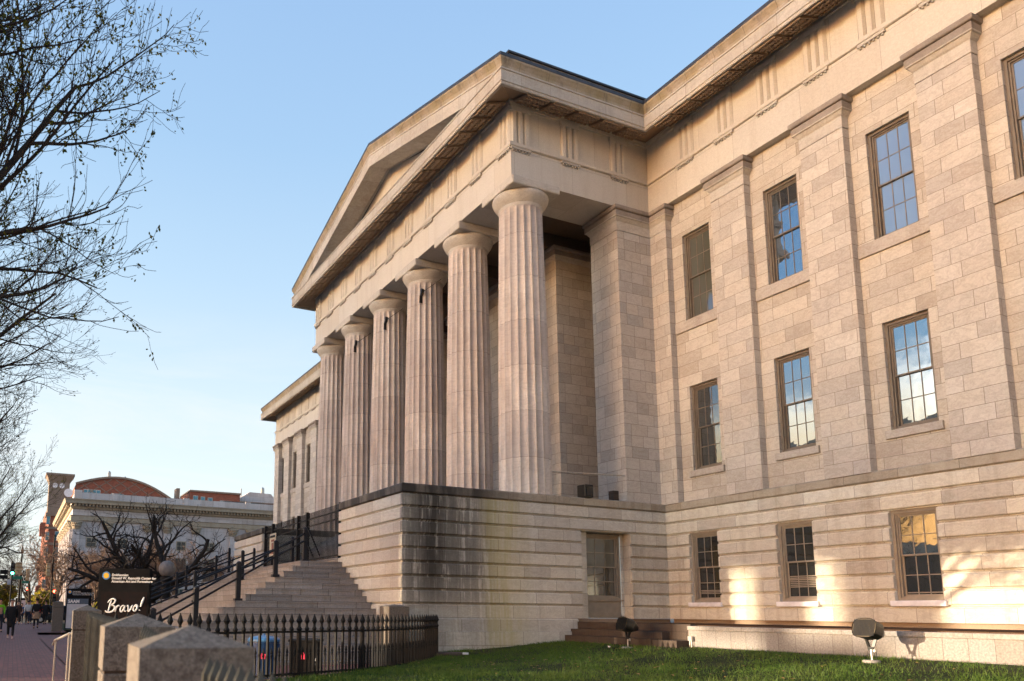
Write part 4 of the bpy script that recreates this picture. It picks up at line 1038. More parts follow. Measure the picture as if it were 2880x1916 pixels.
# ------------------------------------------------------------------ unseen slotted wall added to shade the museum and let patches of low sun through
ob_ = thing('sun_blocker_wall', 'added slotted wall out of view behind the camera that blocks and shapes the sun', 'building', (-40,-90,-1.1))
slots = [(-19.9,-18.95,7.0,10.5),(-17.25,-16.2,7.6,10.8),(-13.75,-5.0,8.25,10.6),(-16.2,-14.4,7.6,8.35),(-11.6,-5.,7.6,8.25)]
rr = random.Random(5); slots.append((-50.,-41.,10.2,16.)); x = -15.4
for x, wd in ((-15.2,1.7),(-12.9,1.0),(-11.5,2.4),(-8.7,1.2),(-7.1,2.1)): slots.append((x, x+wd, 5.6, 7.62))
xs2 = sorted({-69.,-5.,*[q[0] for q in slots],*[q[1] for q in slots]}); b = MB()
for a, c in zip(xs2, xs2[1:]):
    m = (a+c)/2; cuts = sorted((q[2],q[3]) for q in slots if q[0] < m < q[1]); zz = -1.3
    for lo, hi in cuts:
        if lo > zz: b.box(a+40,c+40,-.3,.3,zz+1.1,lo+1.1)
        zz = max(zz, hi)
    b.box(a+40,c+40,-.3,.3,zz+1.1,28.3)
b.box(-2,22,-.25,.25,28.3,31.8); M['office'] = stone('sun_blocker_concrete', (.52,.45,.36), (.45,.39,.31), 3., 3.4, streak=.3, mortar=.3, msize=.06)  # taller part keeps sun off the pediment; concrete for the added wall
obj('facade', b, M['office'], ob_)
# ------------------------------------------------------------------ trees
M['bark'] = plain('dark_tree_bark', (.030,.024,.020), .85, 0., .35, 5., .2, .5)
M['twig'] = plain('dark_twig', (.028,.021,.018), .8, 0., .3, 3., .2)
M['barkwarm'] = plain('warm_brown_bark', (.155,.105,.075), .85, 0., .3, 4., .2, .4)
M['twigwarm'] = plain('pinkish_brown_twig', (.21,.135,.095), .8, 0., .3, 3., .2)
def leafmat(name, a, b):
    t = NT(name); ob = t.coord(); c = t.mix(t.ramp(t.noise(ob, 5., 3), (.4,0.),(.6,1.)), a, b)
    tr = t.n('ShaderNodeBsdfTranslucent'); t.put(tr.inputs[0], t.mix(1., c, (1.6,1.5,.8), 'MULTIPLY')); t.out(c, .6, spec=.2)
    mx = t.n('ShaderNodeMixShader', i_0=.5); t.put(mx.inputs[1], t.b.outputs[0]); t.put(mx.inputs[2], tr.outputs[0]); t.t.links.new(mx.outputs[0], t.t.nodes['Material Output'].inputs[0]); return t.m
M['bud'] = leafmat('young_olive_leaf', (.055,.065,.012), (.13,.12,.025))
M['budyel'] = leafmat('yellow_green_leaf', (.16,.17,.03), (.30,.25,.05))
def grow(mb, lf, p, d, r, L, lvl, cf, rnd):
    n = max(3, int(cf['seg'][lvl])); pts = [p]; rad = [r]; dd = d.normalized(); q = p
    for i in range(n):
        j = Vector((rnd.gauss(0,1), rnd.gauss(0,1), rnd.gauss(0,1)))*cf['wig'][lvl]
        dd = (dd + j + Vector((0,0,cf['up'][lvl]))).normalized(); q = q + dd*(L/n); pts.append(q); rad.append(max(cf['rmin'], r*(1-(1-cf['tip'][lvl])*(i+1)/n)))
    mb[0 if lvl < cf['tl'] else 1].tube(pts, rad, (8,6,5,4,3,3)[lvl], False)
    if lf is not None and lvl >= cf['leaf_lvl']:
        for i in range(1, len(pts)):
            for _ in range(cf['nleaf']):
                if rnd.random() < cf['pleaf']:
                    c = pts[i].lerp(pts[i-1], rnd.random()) + Vector((rnd.gauss(0,.02),rnd.gauss(0,.02),rnd.gauss(-.02,.02)))
                    for __ in range(rnd.randint(1,4)):
                        a = Vector((rnd.gauss(0,1),rnd.gauss(0,1),rnd.gauss(0,1))).normalized(); b_ = a.orthogonal().normalized(); s = cf['ls']*rnd.uniform(.6,1.4); c2 = c+Vector((rnd.gauss(0,s),rnd.gauss(0,s),rnd.gauss(0,s)))
                        lf.quad(c2-a*s, c2+b_*s*.55, c2+a*s, c2-b_*s*.55)
    if lvl+1 >= cf['lv']: return
    k = cf['kids'][lvl]; k = rnd.randint(k[0], k[1])
    for c in range(k):
        u = cf['from'][lvl]+(1-cf['from'][lvl])*(c+rnd.random())/k; u = min(u,.999); i = min(n-1, int(u*n)); f = u*n-i
        s = pts[i].lerp(pts[i+1], f); dr = (pts[i+1]-pts[i]).normalized()
        ax = dr.orthogonal().normalized(); ax.rotate(Quaternion(dr, rnd.uniform(0,2*PI))); nd = dr.copy(); nd.rotate(Quaternion(ax, R(rnd.uniform(*cf['ang'][lvl]))))
        rr = rad[i]*rnd.uniform(*cf['rr'][lvl]); grow(mb, lf, s, nd, max(rr, cf['rmin']), L*rnd.uniform(*cf['lr'][lvl])*(1-.35*u), lvl+1, cf, rnd)
def tree_meshes(cf, seed, h, r, mats, leaf=None, lean=(0,0,1)):
    rnd = random.Random(seed); a, b = MB(), MB(); lf = MB() if leaf else None
    grow((a, b), lf, Vector((0,0,-.1)), Vector(lean), r, h, 0, cf, rnd)
    a.lathe([(r*1.5,-.15),(r*1.25,.1),(r*1.02,.45)], 8, cap=False)
    return [mesh_of('trunk', a, mats[0], True), mesh_of('branches', b, mats[1])] + ([mesh_of('leaves', lf, leaf)] if leaf and lf.f else [])
def put_tree(ms, name, label, loc, rz=0., s=1., grp=None, cat='tree'):
    o = thing(name, label, cat, loc, rz, grp); o.scale = s if isinstance(s, tuple) else (s,s,s)
    for m in ms: obj(m.name.split('.')[0], m, None, o)
    return o
ST = dict(lv=5, tl=2, seg=[6,9,8,7,5], wig=[.03,.07,.09,.11,.13], up=[.0,.045,.05,.055,.06], tip=[.8,.3,.3,.35,.5], rmin=.003, kids=[(12,13),(11,13),(9,10),(4,6)], ang=[(34,62),(25,50),(22,48),(20,45)],
          rr=[(.42,.55),(.4,.55),(.4,.55),(.5,.65)], lr=[(.95,1.25),(.45,.7),(.42,.7),(.4,.65)], **{'from':[.55,.18,.12,.1]}, leaf_lvl=3, nleaf=1, pleaf=.22, ls=.022)
s1 = tree_meshes(ST, 11, 4.6, .17, (M['bark'],M['twig']), M['bud'])
s2 = tree_meshes(ST, 23, 4.6, .17, (M['bark'],M['twig']), M['bud'])
ST3 = dict(ST); ST3.update(kids=[(9,10),(8,9),(6,7),(3,4)], rmin=.0045)
s3 = tree_meshes(ST3, 41, 4.6, .15, (M['bark'],M['twig']), M['bud'])
TL = ['budding street tree, nearest to the camera at the upper left','budding street tree, second along the kerb from the camera','budding street tree, third along the kerb from the camera','budding street tree, fourth along the kerb from the camera','bare street tree at the kerb just before the crossing']
for i, (x, y, m, rz, s) in enumerate([(10.7,-22.35,s1,.6,(1.05,1.05,1.36)),(2.6,-22.9,s2,2.2,1.18),(-9.,-22.9,s3,3.6,1.2),(-24.,-22.6,s3,5.1,1.2),(-50.,-22.2,s1,1.7,1.25)]):
    put_tree(m, 'street_tree', TL[i], (x,y,side_z(x)), rz, s, 'street trees along the kerb')
SP = dict(lv=5, tl=3, seg=[4,9,8,6,5], wig=[.10,.20,.24,.25,.25], up=[.0,.02,.03,.03,.03], tip=[.85,.35,.3,.35,.5], rmin=.012, kids=[(7,8),(7,8),(4,5),(3,4)], ang=[(38,82),(30,70),(30,70),(25,65)],
          rr=[(.55,.72),(.5,.66),(.48,.62),(.45,.6)], lr=[(2.4,3.2),(.45,.7),(.45,.7),(.45,.75)], **{'from':[.62,.25,.2,.15]}, leaf_lvl=9, nleaf=0, pleaf=0, ls=.03)
sp = tree_meshes(SP, 5, 2.6, .42, (M['bark'],M['twig']))
put_tree(sp, 'spreading_tree', 'dark bare spreading tree with crooked limbs in front of the columned stone building', (-36.2,-10.9,-.85), 1.2, 1.12)
BR = dict(lv=5, tl=2, seg=[5,7,7,6,5], wig=[.05,.1,.13,.15,.16], up=[.0,.03,.03,.03,.03], tip=[.75,.3,.3,.4,.5], rmin=.010, kids=[(8,9),(8,9),(6,7),(3,4)], ang=[(25,55),(25,55),(25,50),(20,50)],
          rr=[(.4,.55),(.4,.55),(.4,.55),(.5,.6)], lr=[(1.1,1.5),(.5,.7),(.5,.7),(.45,.7)], **{'from':[.3,.2,.15,.1]}, leaf_lvl=9, nleaf=0, pleaf=0, ls=.05)
b1 = tree_meshes(BR, 3, 2.8, .13, (M['barkwarm'],M['twigwarm'])); b2 = tree_meshes(BR, 8, 2.8, .13, (M['barkwarm'],M['twigwarm']))
BL = ['bare pinkish brown tree by the corner of the columned stone building','bare brown tree left of the dark spreading tree','bare brown tree behind the trunk of the dark spreading tree','bare brown tree right of the dark spreading tree','bare brown tree beside the far stair handrail','small bare brown tree behind the stone ball']
for i, (x, y, m, rz, s) in enumerate([(-66,-16.2,b1,.3,1.75),(-58,-13.2,b2,1.3,1.5),(-56,-9.5,b1,2.2,1.5),(-54,-6.,b2,3.3,1.5),(-48,-3.2,b1,4.2,1.25),(-45,-10.6,b2,5.2,1.1)]):
    put_tree(m, 'bare_tree', BL[i], (x,y,-.95), rz, s, 'bare brown trees in front of the stone building')
f1 = tree_meshes(BR, 17, 3.6, .16, (M['bark'],M['twig']))
put_tree(f1, 'far_tree', 'dark bare tree far down the street behind the street lamp', (-104.,-17.6,-1.1), .8, 1.55)
SH = dict(BR); SH.update(lv=4, leaf_lvl=2, nleaf=5, pleaf=.8, ls=.16, rmin=.02)
sh = tree_meshes(SH, 31, 1.6, .10, (M['barkwarm'],M['twigwarm']), M['budyel'])
for i, (x, y, s, lab) in enumerate([(-112,-21.5,1.5,'yellow-green shrub between the two traffic light poles'),(-118,-15.6,1.3,'yellow-green shrub at the foot of the red brick building'),(-52,-8.2,.62,'yellow-green shrub behind the far handrail'),(-54,-12.4,.6,'yellow-green shrub by the trunk of the dark spreading tree')]):
    put_tree(sh, 'flowering_shrub', lab, (x,y,-1.), i*1.3, s, 'yellow-green shrubs', 'shrub')
put_tree(b2, 'far_tree', 'pale brown bare tree at the far left edge of the street', (-108,-24.5,-1.1), 2., 1.3)
# ------------------------------------------------------------------ columned stone building behind
M['hstone'] = stone('grey_white_marble', (.60,.57,.57), (.47,.44,.44), 2.2, .8, msize=.01, streak=.55, vein=.2, tintf=.15)
M['hcorn'] = stone('warm_cornice_marble', (.45,.39,.30), (.36,.30,.22), 2., 1., blocks=False, streak=.4)
M['hglass'] = plain('grey_window_glass', (.06,.065,.06), .15, 0., .2, 2.)
hb = thing('columned_building', 'grey-white marble building with pilasters, small attic windows and a dentilled cornice behind the trees', 'building', (-80,-14.2,-.9))
b = MB(); b.box(-30,0,0,52,0,11.7); b.box(-30.05,.05,-.05,52,11.7,13.1); obj('wall', b, M['hstone'], hb)
b = MB(); c_ = [(-30,0),(0,0),(0,52)]
b.sweep(c_, [(.06,11.72),(.22,11.78),(.22,12.3),(.3,12.36),(.1,12.4)]); b.sweep(c_, [(.06,13.1),(.25,13.2),(.35,13.5)]); b.sweep(c_, [(.35,13.7),(.95,13.74),(.98,14.0),(1.1,14.25),(.2,14.4)]); 
co_ = obj('cornice', b, M['hcorn'], hb)
b = MB()
for k in range(130): b.box(.34,.72,.1+k*.4,.32+k*.4,13.46,13.72)
for k in range(72): b.box(-.2-k*.4,-.42-k*.4,-.72,-.34,13.46,13.72)
obj('dentils', b, M['hcorn'], co_)
b = MB(); b.box(-30,-.1,.1,52,14.38,15.2); b.box(-.5,.0,.0,.9,14.4,15.45); b.box(-.4,-.02,4.4,5.1,14.4,15.3); b.box(-.4,-.02,13.,13.7,14.4,15.3); b.box(-.4,-.02,21.,21.7,14.4,15.3); obj('parapet', b, M['hstone'], hb)
hp = MB(); hp.box(0,.28,-.42,.42,.4,10.7); hp.box(0,.4,-.55,.55,0,.4); hpm = mesh_of('pilaster', hp, M['hstone'])
hc = MB(); hc.lathe([(.40,10.7),(.46,10.75),(.42,10.8),(.55,11.05),(.50,11.1),(.62,11.35),(.7,11.5)], 14); hc.box(-.0,.62,-.66,.66,11.52,11.69)
for k in range(9): a = -PI/2+PI*k/8; hc.ball((.15+.45*math.cos(a),.5*math.sin(a),11.12),.11,6,5); hc.ball((.15+.5*math.cos(a+.15),.58*math.sin(a+.15),11.38),.09,6,5)
hcm = mesh_of('capital', hc, M['hcorn'])
wm = MB(); wm.box(-.02,.06,-.62,.62,-.62,.62); wmm = mesh_of('window', wm, M['hcorn']); gm2 = MB(); 
for a in (0,1):
    for c in (0,1): gm2.box(.06,.075,-.5+.53*a,-.03+.53*a,-.5+.53*c,-.03+.53*c)
gmm = mesh_of('pane', gm2, M['hglass'])
wt_ = MB(); wt_.box(-.02,.06,-.75,.75,-1.5,1.5); wtm = mesh_of('window', wt_, M['hcorn']); g3 = MB()
for a in (0,1):
    for c in range(3): g3.box(.06,.075,-.64+.67*a,-.03+.67*a,-1.4+.95*c,-.5+.95*c)
g3m = mesh_of('pane', g3, M['hglass'])
for k in range(12):
    p = obj('pilaster', hpm, None, hb, (0,.45+3.55*k+(1.2 if k % 3 == 2 else 0),0)); obj('capital', hcm, None, p)
    y_ = 2.25+3.55*k
    for zz, a, c in ((9.2,wmm,gmm),(6.2,wtm,g3m),(2.4,wtm,g3m)):
        o = obj('window', a, None, hb, (0,y_,zz)); obj('pane', c, None, o)
for k in range(7):
    p = obj('pilaster', hpm, None, hb, (-.5-3.6*k,0,0), -PI/2); obj('capital', hcm, None, p)
    if k < 6:
        for zz, a, c in ((9.2,wmm,gmm),(6.2,wtm,g3m),(2.4,wtm,g3m)):
            o = obj('window', a, None, hb, (-2.3-3.6*k,0,zz), -PI/2); obj('pane', c, None, o)
b = MB(); b.box(.02,.12,22.3,24.6,.2,10.9); obj('doorway', b, M['dark'], hb)
b = MB(); b.box(-6,-2,9,10.2,14.5,15.5); obj('roof_vent', b, M['silver'], hb)
b = MB(); b.box(-8,-1.5,18.5,24.,15.2,15.5); obj('solar_panel', b, M['black_glass'], hb)
# ------------------------------------------------------------------ red brick building with the arched gable
M['rbrick'] = stone('red_brick_wall', (.30,.105,.065), (.22,.075,.05), .5, .17, msize=.008, streak=.15, vein=0., tintf=.1)
M['rstone'] = stone('pale_brown_trim', (.27,.21,.17), (.21,.165,.13), 2., 1., blocks=False, streak=.2)
M['bglass'] = plain('teal_window_glass', (.06,.17,.23), .12, .2, .3, .6)
rb = thing('brick_building', 'tall red brick building with an arched gable, diamond pattern and a corner tower', 'building', (-125,-15.7,-1.))
z0_ = 1.
b = MB(); b.box(-40,0,3.,21.5,0,20.6); b.box(-40,0,21.5,70,0,21.6); b.box(-40,0,24.,33.4,21.6,23.)
N_ = 24; arcp = [(4.3+17.*k/N_, 22.2+2.35*math.sin(PI*(.06+.94*(1-(1-k/N_)**1.0))*.93+.12) - 1.7*(k/N_)**3) for k in range(N_+1)]
b.prism([(4.3,20.5)]+arcp+[(21.3,20.5)], (-14,0,0), (0,1,0), (0,0,1), (14.04,0,0)); b.box(-39,-.02,.4,3.2,0,20.2); obj('wall', b, M['rbrick'], rb)
b = MB()
for (ya, za), (yb, zb_) in zip(arcp, arcp[1:]): b.bar((-.05,ya,za+.12),(-.05,yb,zb_+.12),.9,.34)
tr_ = obj('gable_trim', b, M['rstone'], rb)
b = MB()
for k in range(-2, 9):
    for sg_ in (1,-1):
        y0_ = 3.2+2.4*k; pts = []
        for j in range(13):
            yy = y0_+j*.42; zz = (20.9+j*.30) if sg_ > 0 else (24.5-j*.30)
            top = float(np.interp(yy, [p[0] for p in arcp], [p[1] for p in arcp]))
            if 4.4 < yy < 21.2 and 21.0 < zz < top: pts.append((.06,yy,zz))
        if len(pts) > 1: b.bar(pts[0], pts[-1], .1, .13)
obj('diamond_pattern', b, M['rstone'], rb)
def rwin(y0, y1, z0, z1, n):
    f_ = MB(); f_.box(-.02,.06,y0,y1,z0,z1); o = obj('window', f_, M['silver'], rb); g_ = MB()
    for k in range(n): a = y0+(y1-y0)*k/n+.06; g_.box(.06,.08,a,y0+(y1-y0)*(k+1)/n-.06,z0+.08,z1-.08)
    obj('pane', g_, M['bglass'], o)
for y0, y1, z0, z1, n in ((5.6,8.4,20.9,22.1,4),(10.2,12.3,20.6,21.7,3),(13.1,15.2,20.4,21.4,3),(16.9,19.5,20.1,21.1,4),(24.6,25.5,21.2,22.3,1),(26.,26.8,21.1,22.2,1),(27.3,28.2,21.,22.1,1),(29.6,31.8,20.6,21.7,4),(22.2,23.3,20.6,21.4,2)): rwin(y0,y1,z0,z1,n)
for k, zz in enumerate((15.6,12.9,10.2,7.5,4.8,2.1)):
    rwin(1.45,2.6,zz,zz+1.6,1); b = MB(); b.box(.0,.14,-.1,3.2,zz-.75,zz-.35); obj('string_course', b, M['rstone'], rb)
    rwin(-0.05,.55,zz,zz+1.5,1)
for zz in (13.6,7.6,3.):
    b = MB(); b.box(-1.5,.9,-1.0,-.12,zz,zz+2.0); b.box(-1.4,.8,-.9,-.1,zz+2.,zz+2.25); obj('bay', b, M['rbrick'], rb)
TZ = 1.6; tw = MB(); tw.box(-3.6,.3,0,3.3,17.6,21.4+TZ); tw.box(-3.7,.4,-.2,3.4,17.1,17.6)
tw.add([(-3.6,0,21.4+TZ),(.3,0,21.4+TZ),(.3,3.3,21.4+TZ),(-3.6,3.3,21.4+TZ),(-4.,-.5,22.5+TZ),(.8,-.5,22.5+TZ),(.8,3.9,22.5+TZ),(-4.,3.9,22.5+TZ)],[(0,1,5,4),(1,2,6,5),(2,3,7,6),(3,0,4,7)]); tw.box(-4.1,.9,-.6,4.,22.5+TZ,22.85+TZ)
tw = obj('tower', tw, M['rstone'], rb)
for y_, z_, r_ in ((.95,22.35,.42),(2.05,22.35,.42),(3.15,21.2,.72)):
    b = MB(); b.prism([(r_*math.cos(2*PI*k/24), r_*math.sin(2*PI*k/24)) for k in range(24)], (.31 if y_ < 3 else .5,y_,z_), (0,1,0), (0,0,1), (.05,0,0)); obj('medallion', b, M['white_sill'], tw)
rwin(.5,1.2,19.0,20.6,1)
b = MB(); b.box(-2,.35,21.5,22.1,21.6,23.4); b.box(-9.2,.3,23.9,33.5,23.,23.3); b.box(-9.2,.3,33.5,60,21.6,21.8); obj('roof_parapet', b, M['rstone'], rb)
b = MB(); b.prism([(33.,22.),(35.8,24.),(40.,23.9),(41.8,22.)], (-12,0,0), (0,1,0), (0,0,1), (10,0,0)); obj('penthouse', b, M['hstone'], rb)
for y_, z_, w_, h_ in ((10.2,24.6,.5,1.6),(13.0,24.4,.9,.7),(39.2,23.4,.55,1.9),(34.9,23.4,.16,1.6)):
    b = MB(); b.box(-5-w_/2,-5+w_/2,y_-w_/2,y_+w_/2,z_,z_+h_); b.add([(-5-w_/2,y_-w_/2,z_+h_),(-5+w_/2,y_-w_/2,z_+h_),(-5+w_/2,y_+w_/2,z_+h_),(-5-w_/2,y_+w_/2,z_+h_),(-5,y_,z_+h_+w_*.7)],[(0,1,4),(1,2,4),(2,3,4),(3,0,4)]); obj('chimney', b, M['silver'], rb)
b = MB(); b.box(.05,.4,.6,3.2,.6,1.9); obj('shop_sign', b, plain('dark_red_awning',(.22,.02,.02),.6), rb)
ob2 = thing('office_building', 'distant low blue-grey office building at the left edge', 'building', (-240,-31,-1.2))
b = MB(); b.box(-30,0,-18,3.2,0,10.8); b.box(-28,-2,-18,.6,10.8,12.6); obj('wall', b, plain('blue_grey_concrete',(.20,.24,.30),.7), ob2)
for r_ in range(4):
    b = MB(); b.box(0,.08,-17,3.,1.6+2.4*r_,3.1+2.4*r_); obj('window_band', b, M['bglass'], ob2)
# ------------------------------------------------------------------ street lamp and traffic lights
M['green'] = plain('green_street_sign', (.01,.16,.10), .5, 0., .1, 4.)
M['cream'] = plain('tan_signal_housing', (.50,.34,.17), .5, 0., .15, 3.)
M['gl_g'] = emit('lit_green_lens', (.05,1.,.55), 6.); M['gl_r'] = emit('lit_red_lens', (1.,.06,.03), 6.); M['gl_o'] = plain('unlit_lens', (.03,.03,.03), .3)
sl_ = thing('street_lamp', 'tall black street lamp with a long curved arm over the crossing', 'street lamp', (-72.6,-19.45,-.95))
b = MB(); b.lathe([(.28,0),(.26,.5),(.14,.9),(.11,4.),(.085,7.2),(.12,7.25),(.16,7.35),(.14,7.6),(.07,7.8),(.05,8.1),(.003,8.4)], 14); obj('pole', b, M['iron'], sl_)
b = MB(); b.tube([(0,0,7.25),(0,-.5,7.2),(0,-1.,7.45),(0,-1.8,7.75),(0,-3.2,7.9),(0,-4.5,7.88)], [.09,.09,.06,.05,.045,.04], 8); b.tube([(0,0,7.25),(0,.3,7.2),(0,.45,7.3),(0,.43,7.45)], .05, 6); obj('arm', b, M['iron'], sl_)
def signal(loc, label, heads, pole_h=4.6, signs=(), ped=(), pr=.075):
    o = thing('traffic_light', label, 'traffic light', loc, 0, 'traffic lights at the crossing')
    b = MB(); b.lathe([(.2,0),(.17,.5),(pr,.7),(pr,pole_h),(pr*1.3,pole_h+.1),(.003,pole_h+.25)], 10); obj('pole', b, M['iron'], o)
    for dy, zc, face, lit, mat in heads:
        h = MB()
        if face: # faces the camera (+x): dark front
            h.box(-.18,.12,dy-.19,dy+.19,zc-.62,zc+.62)
            hd = obj('signal_head', h, M[mat], o, bevel=.03)
            for k in range(3):
                L_ = MB(); L_.prism([(.14*math.cos(2*PI*q/16),.14*math.sin(2*PI*q/16)) for q in range(16)], (.125,dy,zc+.4-.4*k), (0,1,0), (0,0,1), (.02,0,0)); obj('lens', L_, M['gl_g' if lit == 'g' and k == 2 else 'gl_r' if lit == 'r' and k == 0 else 'gl_o'], hd)
                V_ = MB(); V_.tube([(.12,dy+.15*math.cos(a),zc+.4-.4*k+.15*math.sin(a)) for a in [PI*q/6 for q in range(7)]], .02, 4); V_.sweep([(.12,dy-.17),(.36,dy-.17)], [(0,zc+.46-.4*k),(0,zc+.5-.4*k)]); obj('visor', V_, M['iron'], hd)
        else:
            h.prism([(-.2,-.62),(.14,-.62),(.2,-.55),(.14,-.25),(.24,-.2),(.14,.1),(.24,.16),(.14,.5),(.24,.56),(.14,.62),(-.2,.62)], (0,dy-.17,zc), (1,0,0), (0,0,1), (0,.34,0)); obj('signal_head', h, M[mat], o)
    for dy, zc, w, hh, mt in signs:
        b = MB(); b.box(.08,.11,dy-w/2,dy+w/2,zc-hh/2,zc+hh/2); obj('street_sign', b, M[mt], o)
    return o
signal((-67.9,-20.28,-.95), 'traffic light with a lit green lens and a green street sign', [(.02,5.25,True,'g','iron'),(.42,5.35,False,None,'cream'),(.72,5.35,False,None,'cream')], 5.9, [(-.75,4.95,.75,.45,'iron'),(-.75,4.45,.75,.4,'iron'),(-.22,3.95,.35,.5,'grey')])
signal((-72.,-19.25,-.95), 'traffic light beside the street lamp with two green street signs', [(.5,4.9,False,None,'cream')], 4.3, [(-.55,4.55,1.0,.33,'green'),(.3,4.1,.7,.25,'green')])
signal((-62.,-16.75,-.93), 'traffic light pole with a large tan housing in front of the red brick building', [(-.38,5.0,False,None,'cream')], 8.2)
signal((-64.,-16.3,-.93), 'low traffic light with a lit red lens beside the tan housing pole', [(.12,3.35,False,None,'cream'),(-.05,2.6,True,'r','iron')], 4.)
signal((-120.,-18.,-1.1), 'small distant traffic light with a lit red lens', [(0,4.2,True,'r','iron')], 4.5)
fp = thing('fire_call_post', 'low post with a small lit red lamp near the far pavement', 'post', (-70.,-17.25,-.93))
b = MB(); b.lathe([(.12,0),(.08,.2),(.07,1.2)], 10); obj('post', b, M['iron'], fp); b = MB(); b.ball((.0,0,1.35),.14,10,8); obj('lamp', b, M['gl_r'], fp)
# ------------------------------------------------------------------ vehicles
def car(loc, rz, label, paint, hgt=1.48, L_=4.5):
    o = thing('parked_car', label, 'car', loc, rz, 'cars at the crossing'); k = hgt/1.48; s = L_/4.5
    low = [(-2.25,.35),(-2.2,.75),(-1.5,.88),(1.2,.92),(2.2,.82),(2.28,.4),(2.1,.25),(-2.1,.25)]
    b = MB(); b.prism([(x*s,z*k) for x, z in low], (0,-.88,0), (1,0,0), (0,0,1), (0,1.76,0)); obj('body', b, paint, o, bevel=.07)
    c = MB(); hi = [(-1.55,.87),(-.75,1.42),(.95,1.46),(1.75,.9)]
    c.prism([(x*s,z*k) for x, z in hi], (0,-.76,0), (1,0,0), (0,0,1), (0,1.52,0)); cb_ = obj('cabin', c, M['black_glass'], o, bevel=.05)
    r_ = MB(); r_.box(-.75*s,.95*s,-.7,.7,1.43*k,1.49*k); obj('roof', r_, paint, cb_, bevel=.03)
    for x in (-1.4,1.4):
        for y_ in (-.86,.86):
            w_ = MB(); w_.tube([(x*s,y_-.1,.32),(x*s,y_+.1,.32)], .32, 18); wh = obj('wheel', w_, M['binblack'], o); h_ = MB(); h_.tube([(x*s,y_-.11,.32),(x*s,y_+.11,.32)], .18, 12); obj('rim', h_, M['silver'], wh)
    for y_ in (-.62,.62):
        t_ = MB(); t_.box(2.2*s,2.3*s,y_-.17,y_+.17,.6*k,.74*k); obj('tail_light', t_, M['tail'], o)
    return o
M['tail'] = emit('red_tail_light', (1.,.08,.05), 1.5)
pc = lambda n, c: plain(n, c, .25, .1, .05, 1.)
car((-74.,-26.5,-1.19), 0, 'silver car with red tail lights at the far left of the crossing', pc('silver_paint',(.40,.42,.45)))
car((-58.5,-21.8,-1.0), R(90), 'dark car crossing behind the pedestrians', pc('dark_paint',(.02,.022,.03)))
car((-60.,-16.2,-.93), R(90), 'black car turning at the crossing behind the group in dark coats', pc('black_paint',(.012,.012,.016)), 1.6)
bs_ = thing('parked_bus', 'dark distant bus with a pale rear screen above an orange strip', 'bus', (-128,-18.3,-1.2))
b = MB(); b.box(-10,0,-1.3,1.3,.4,3.4); obj('body', b, M['binblack'], bs_, bevel=.1)
b = MB(); b.box(0,.05,-.75,.75,1.9,3.0); obj('rear_screen', b, M['grey'], bs_); b = MB(); b.box(0,.06,-.8,1.3,1.45,1.8); obj('orange_strip', b, plain('orange_strip',(.75,.28,.03),.5), bs_)
for y_ in (-1.05,1.05):
    b = MB(); b.tube([(-1.5,y_-.14,.45),(-1.5,y_+.14,.45)], .45, 14); obj('wheel', b, M['blackmet'], bs_)
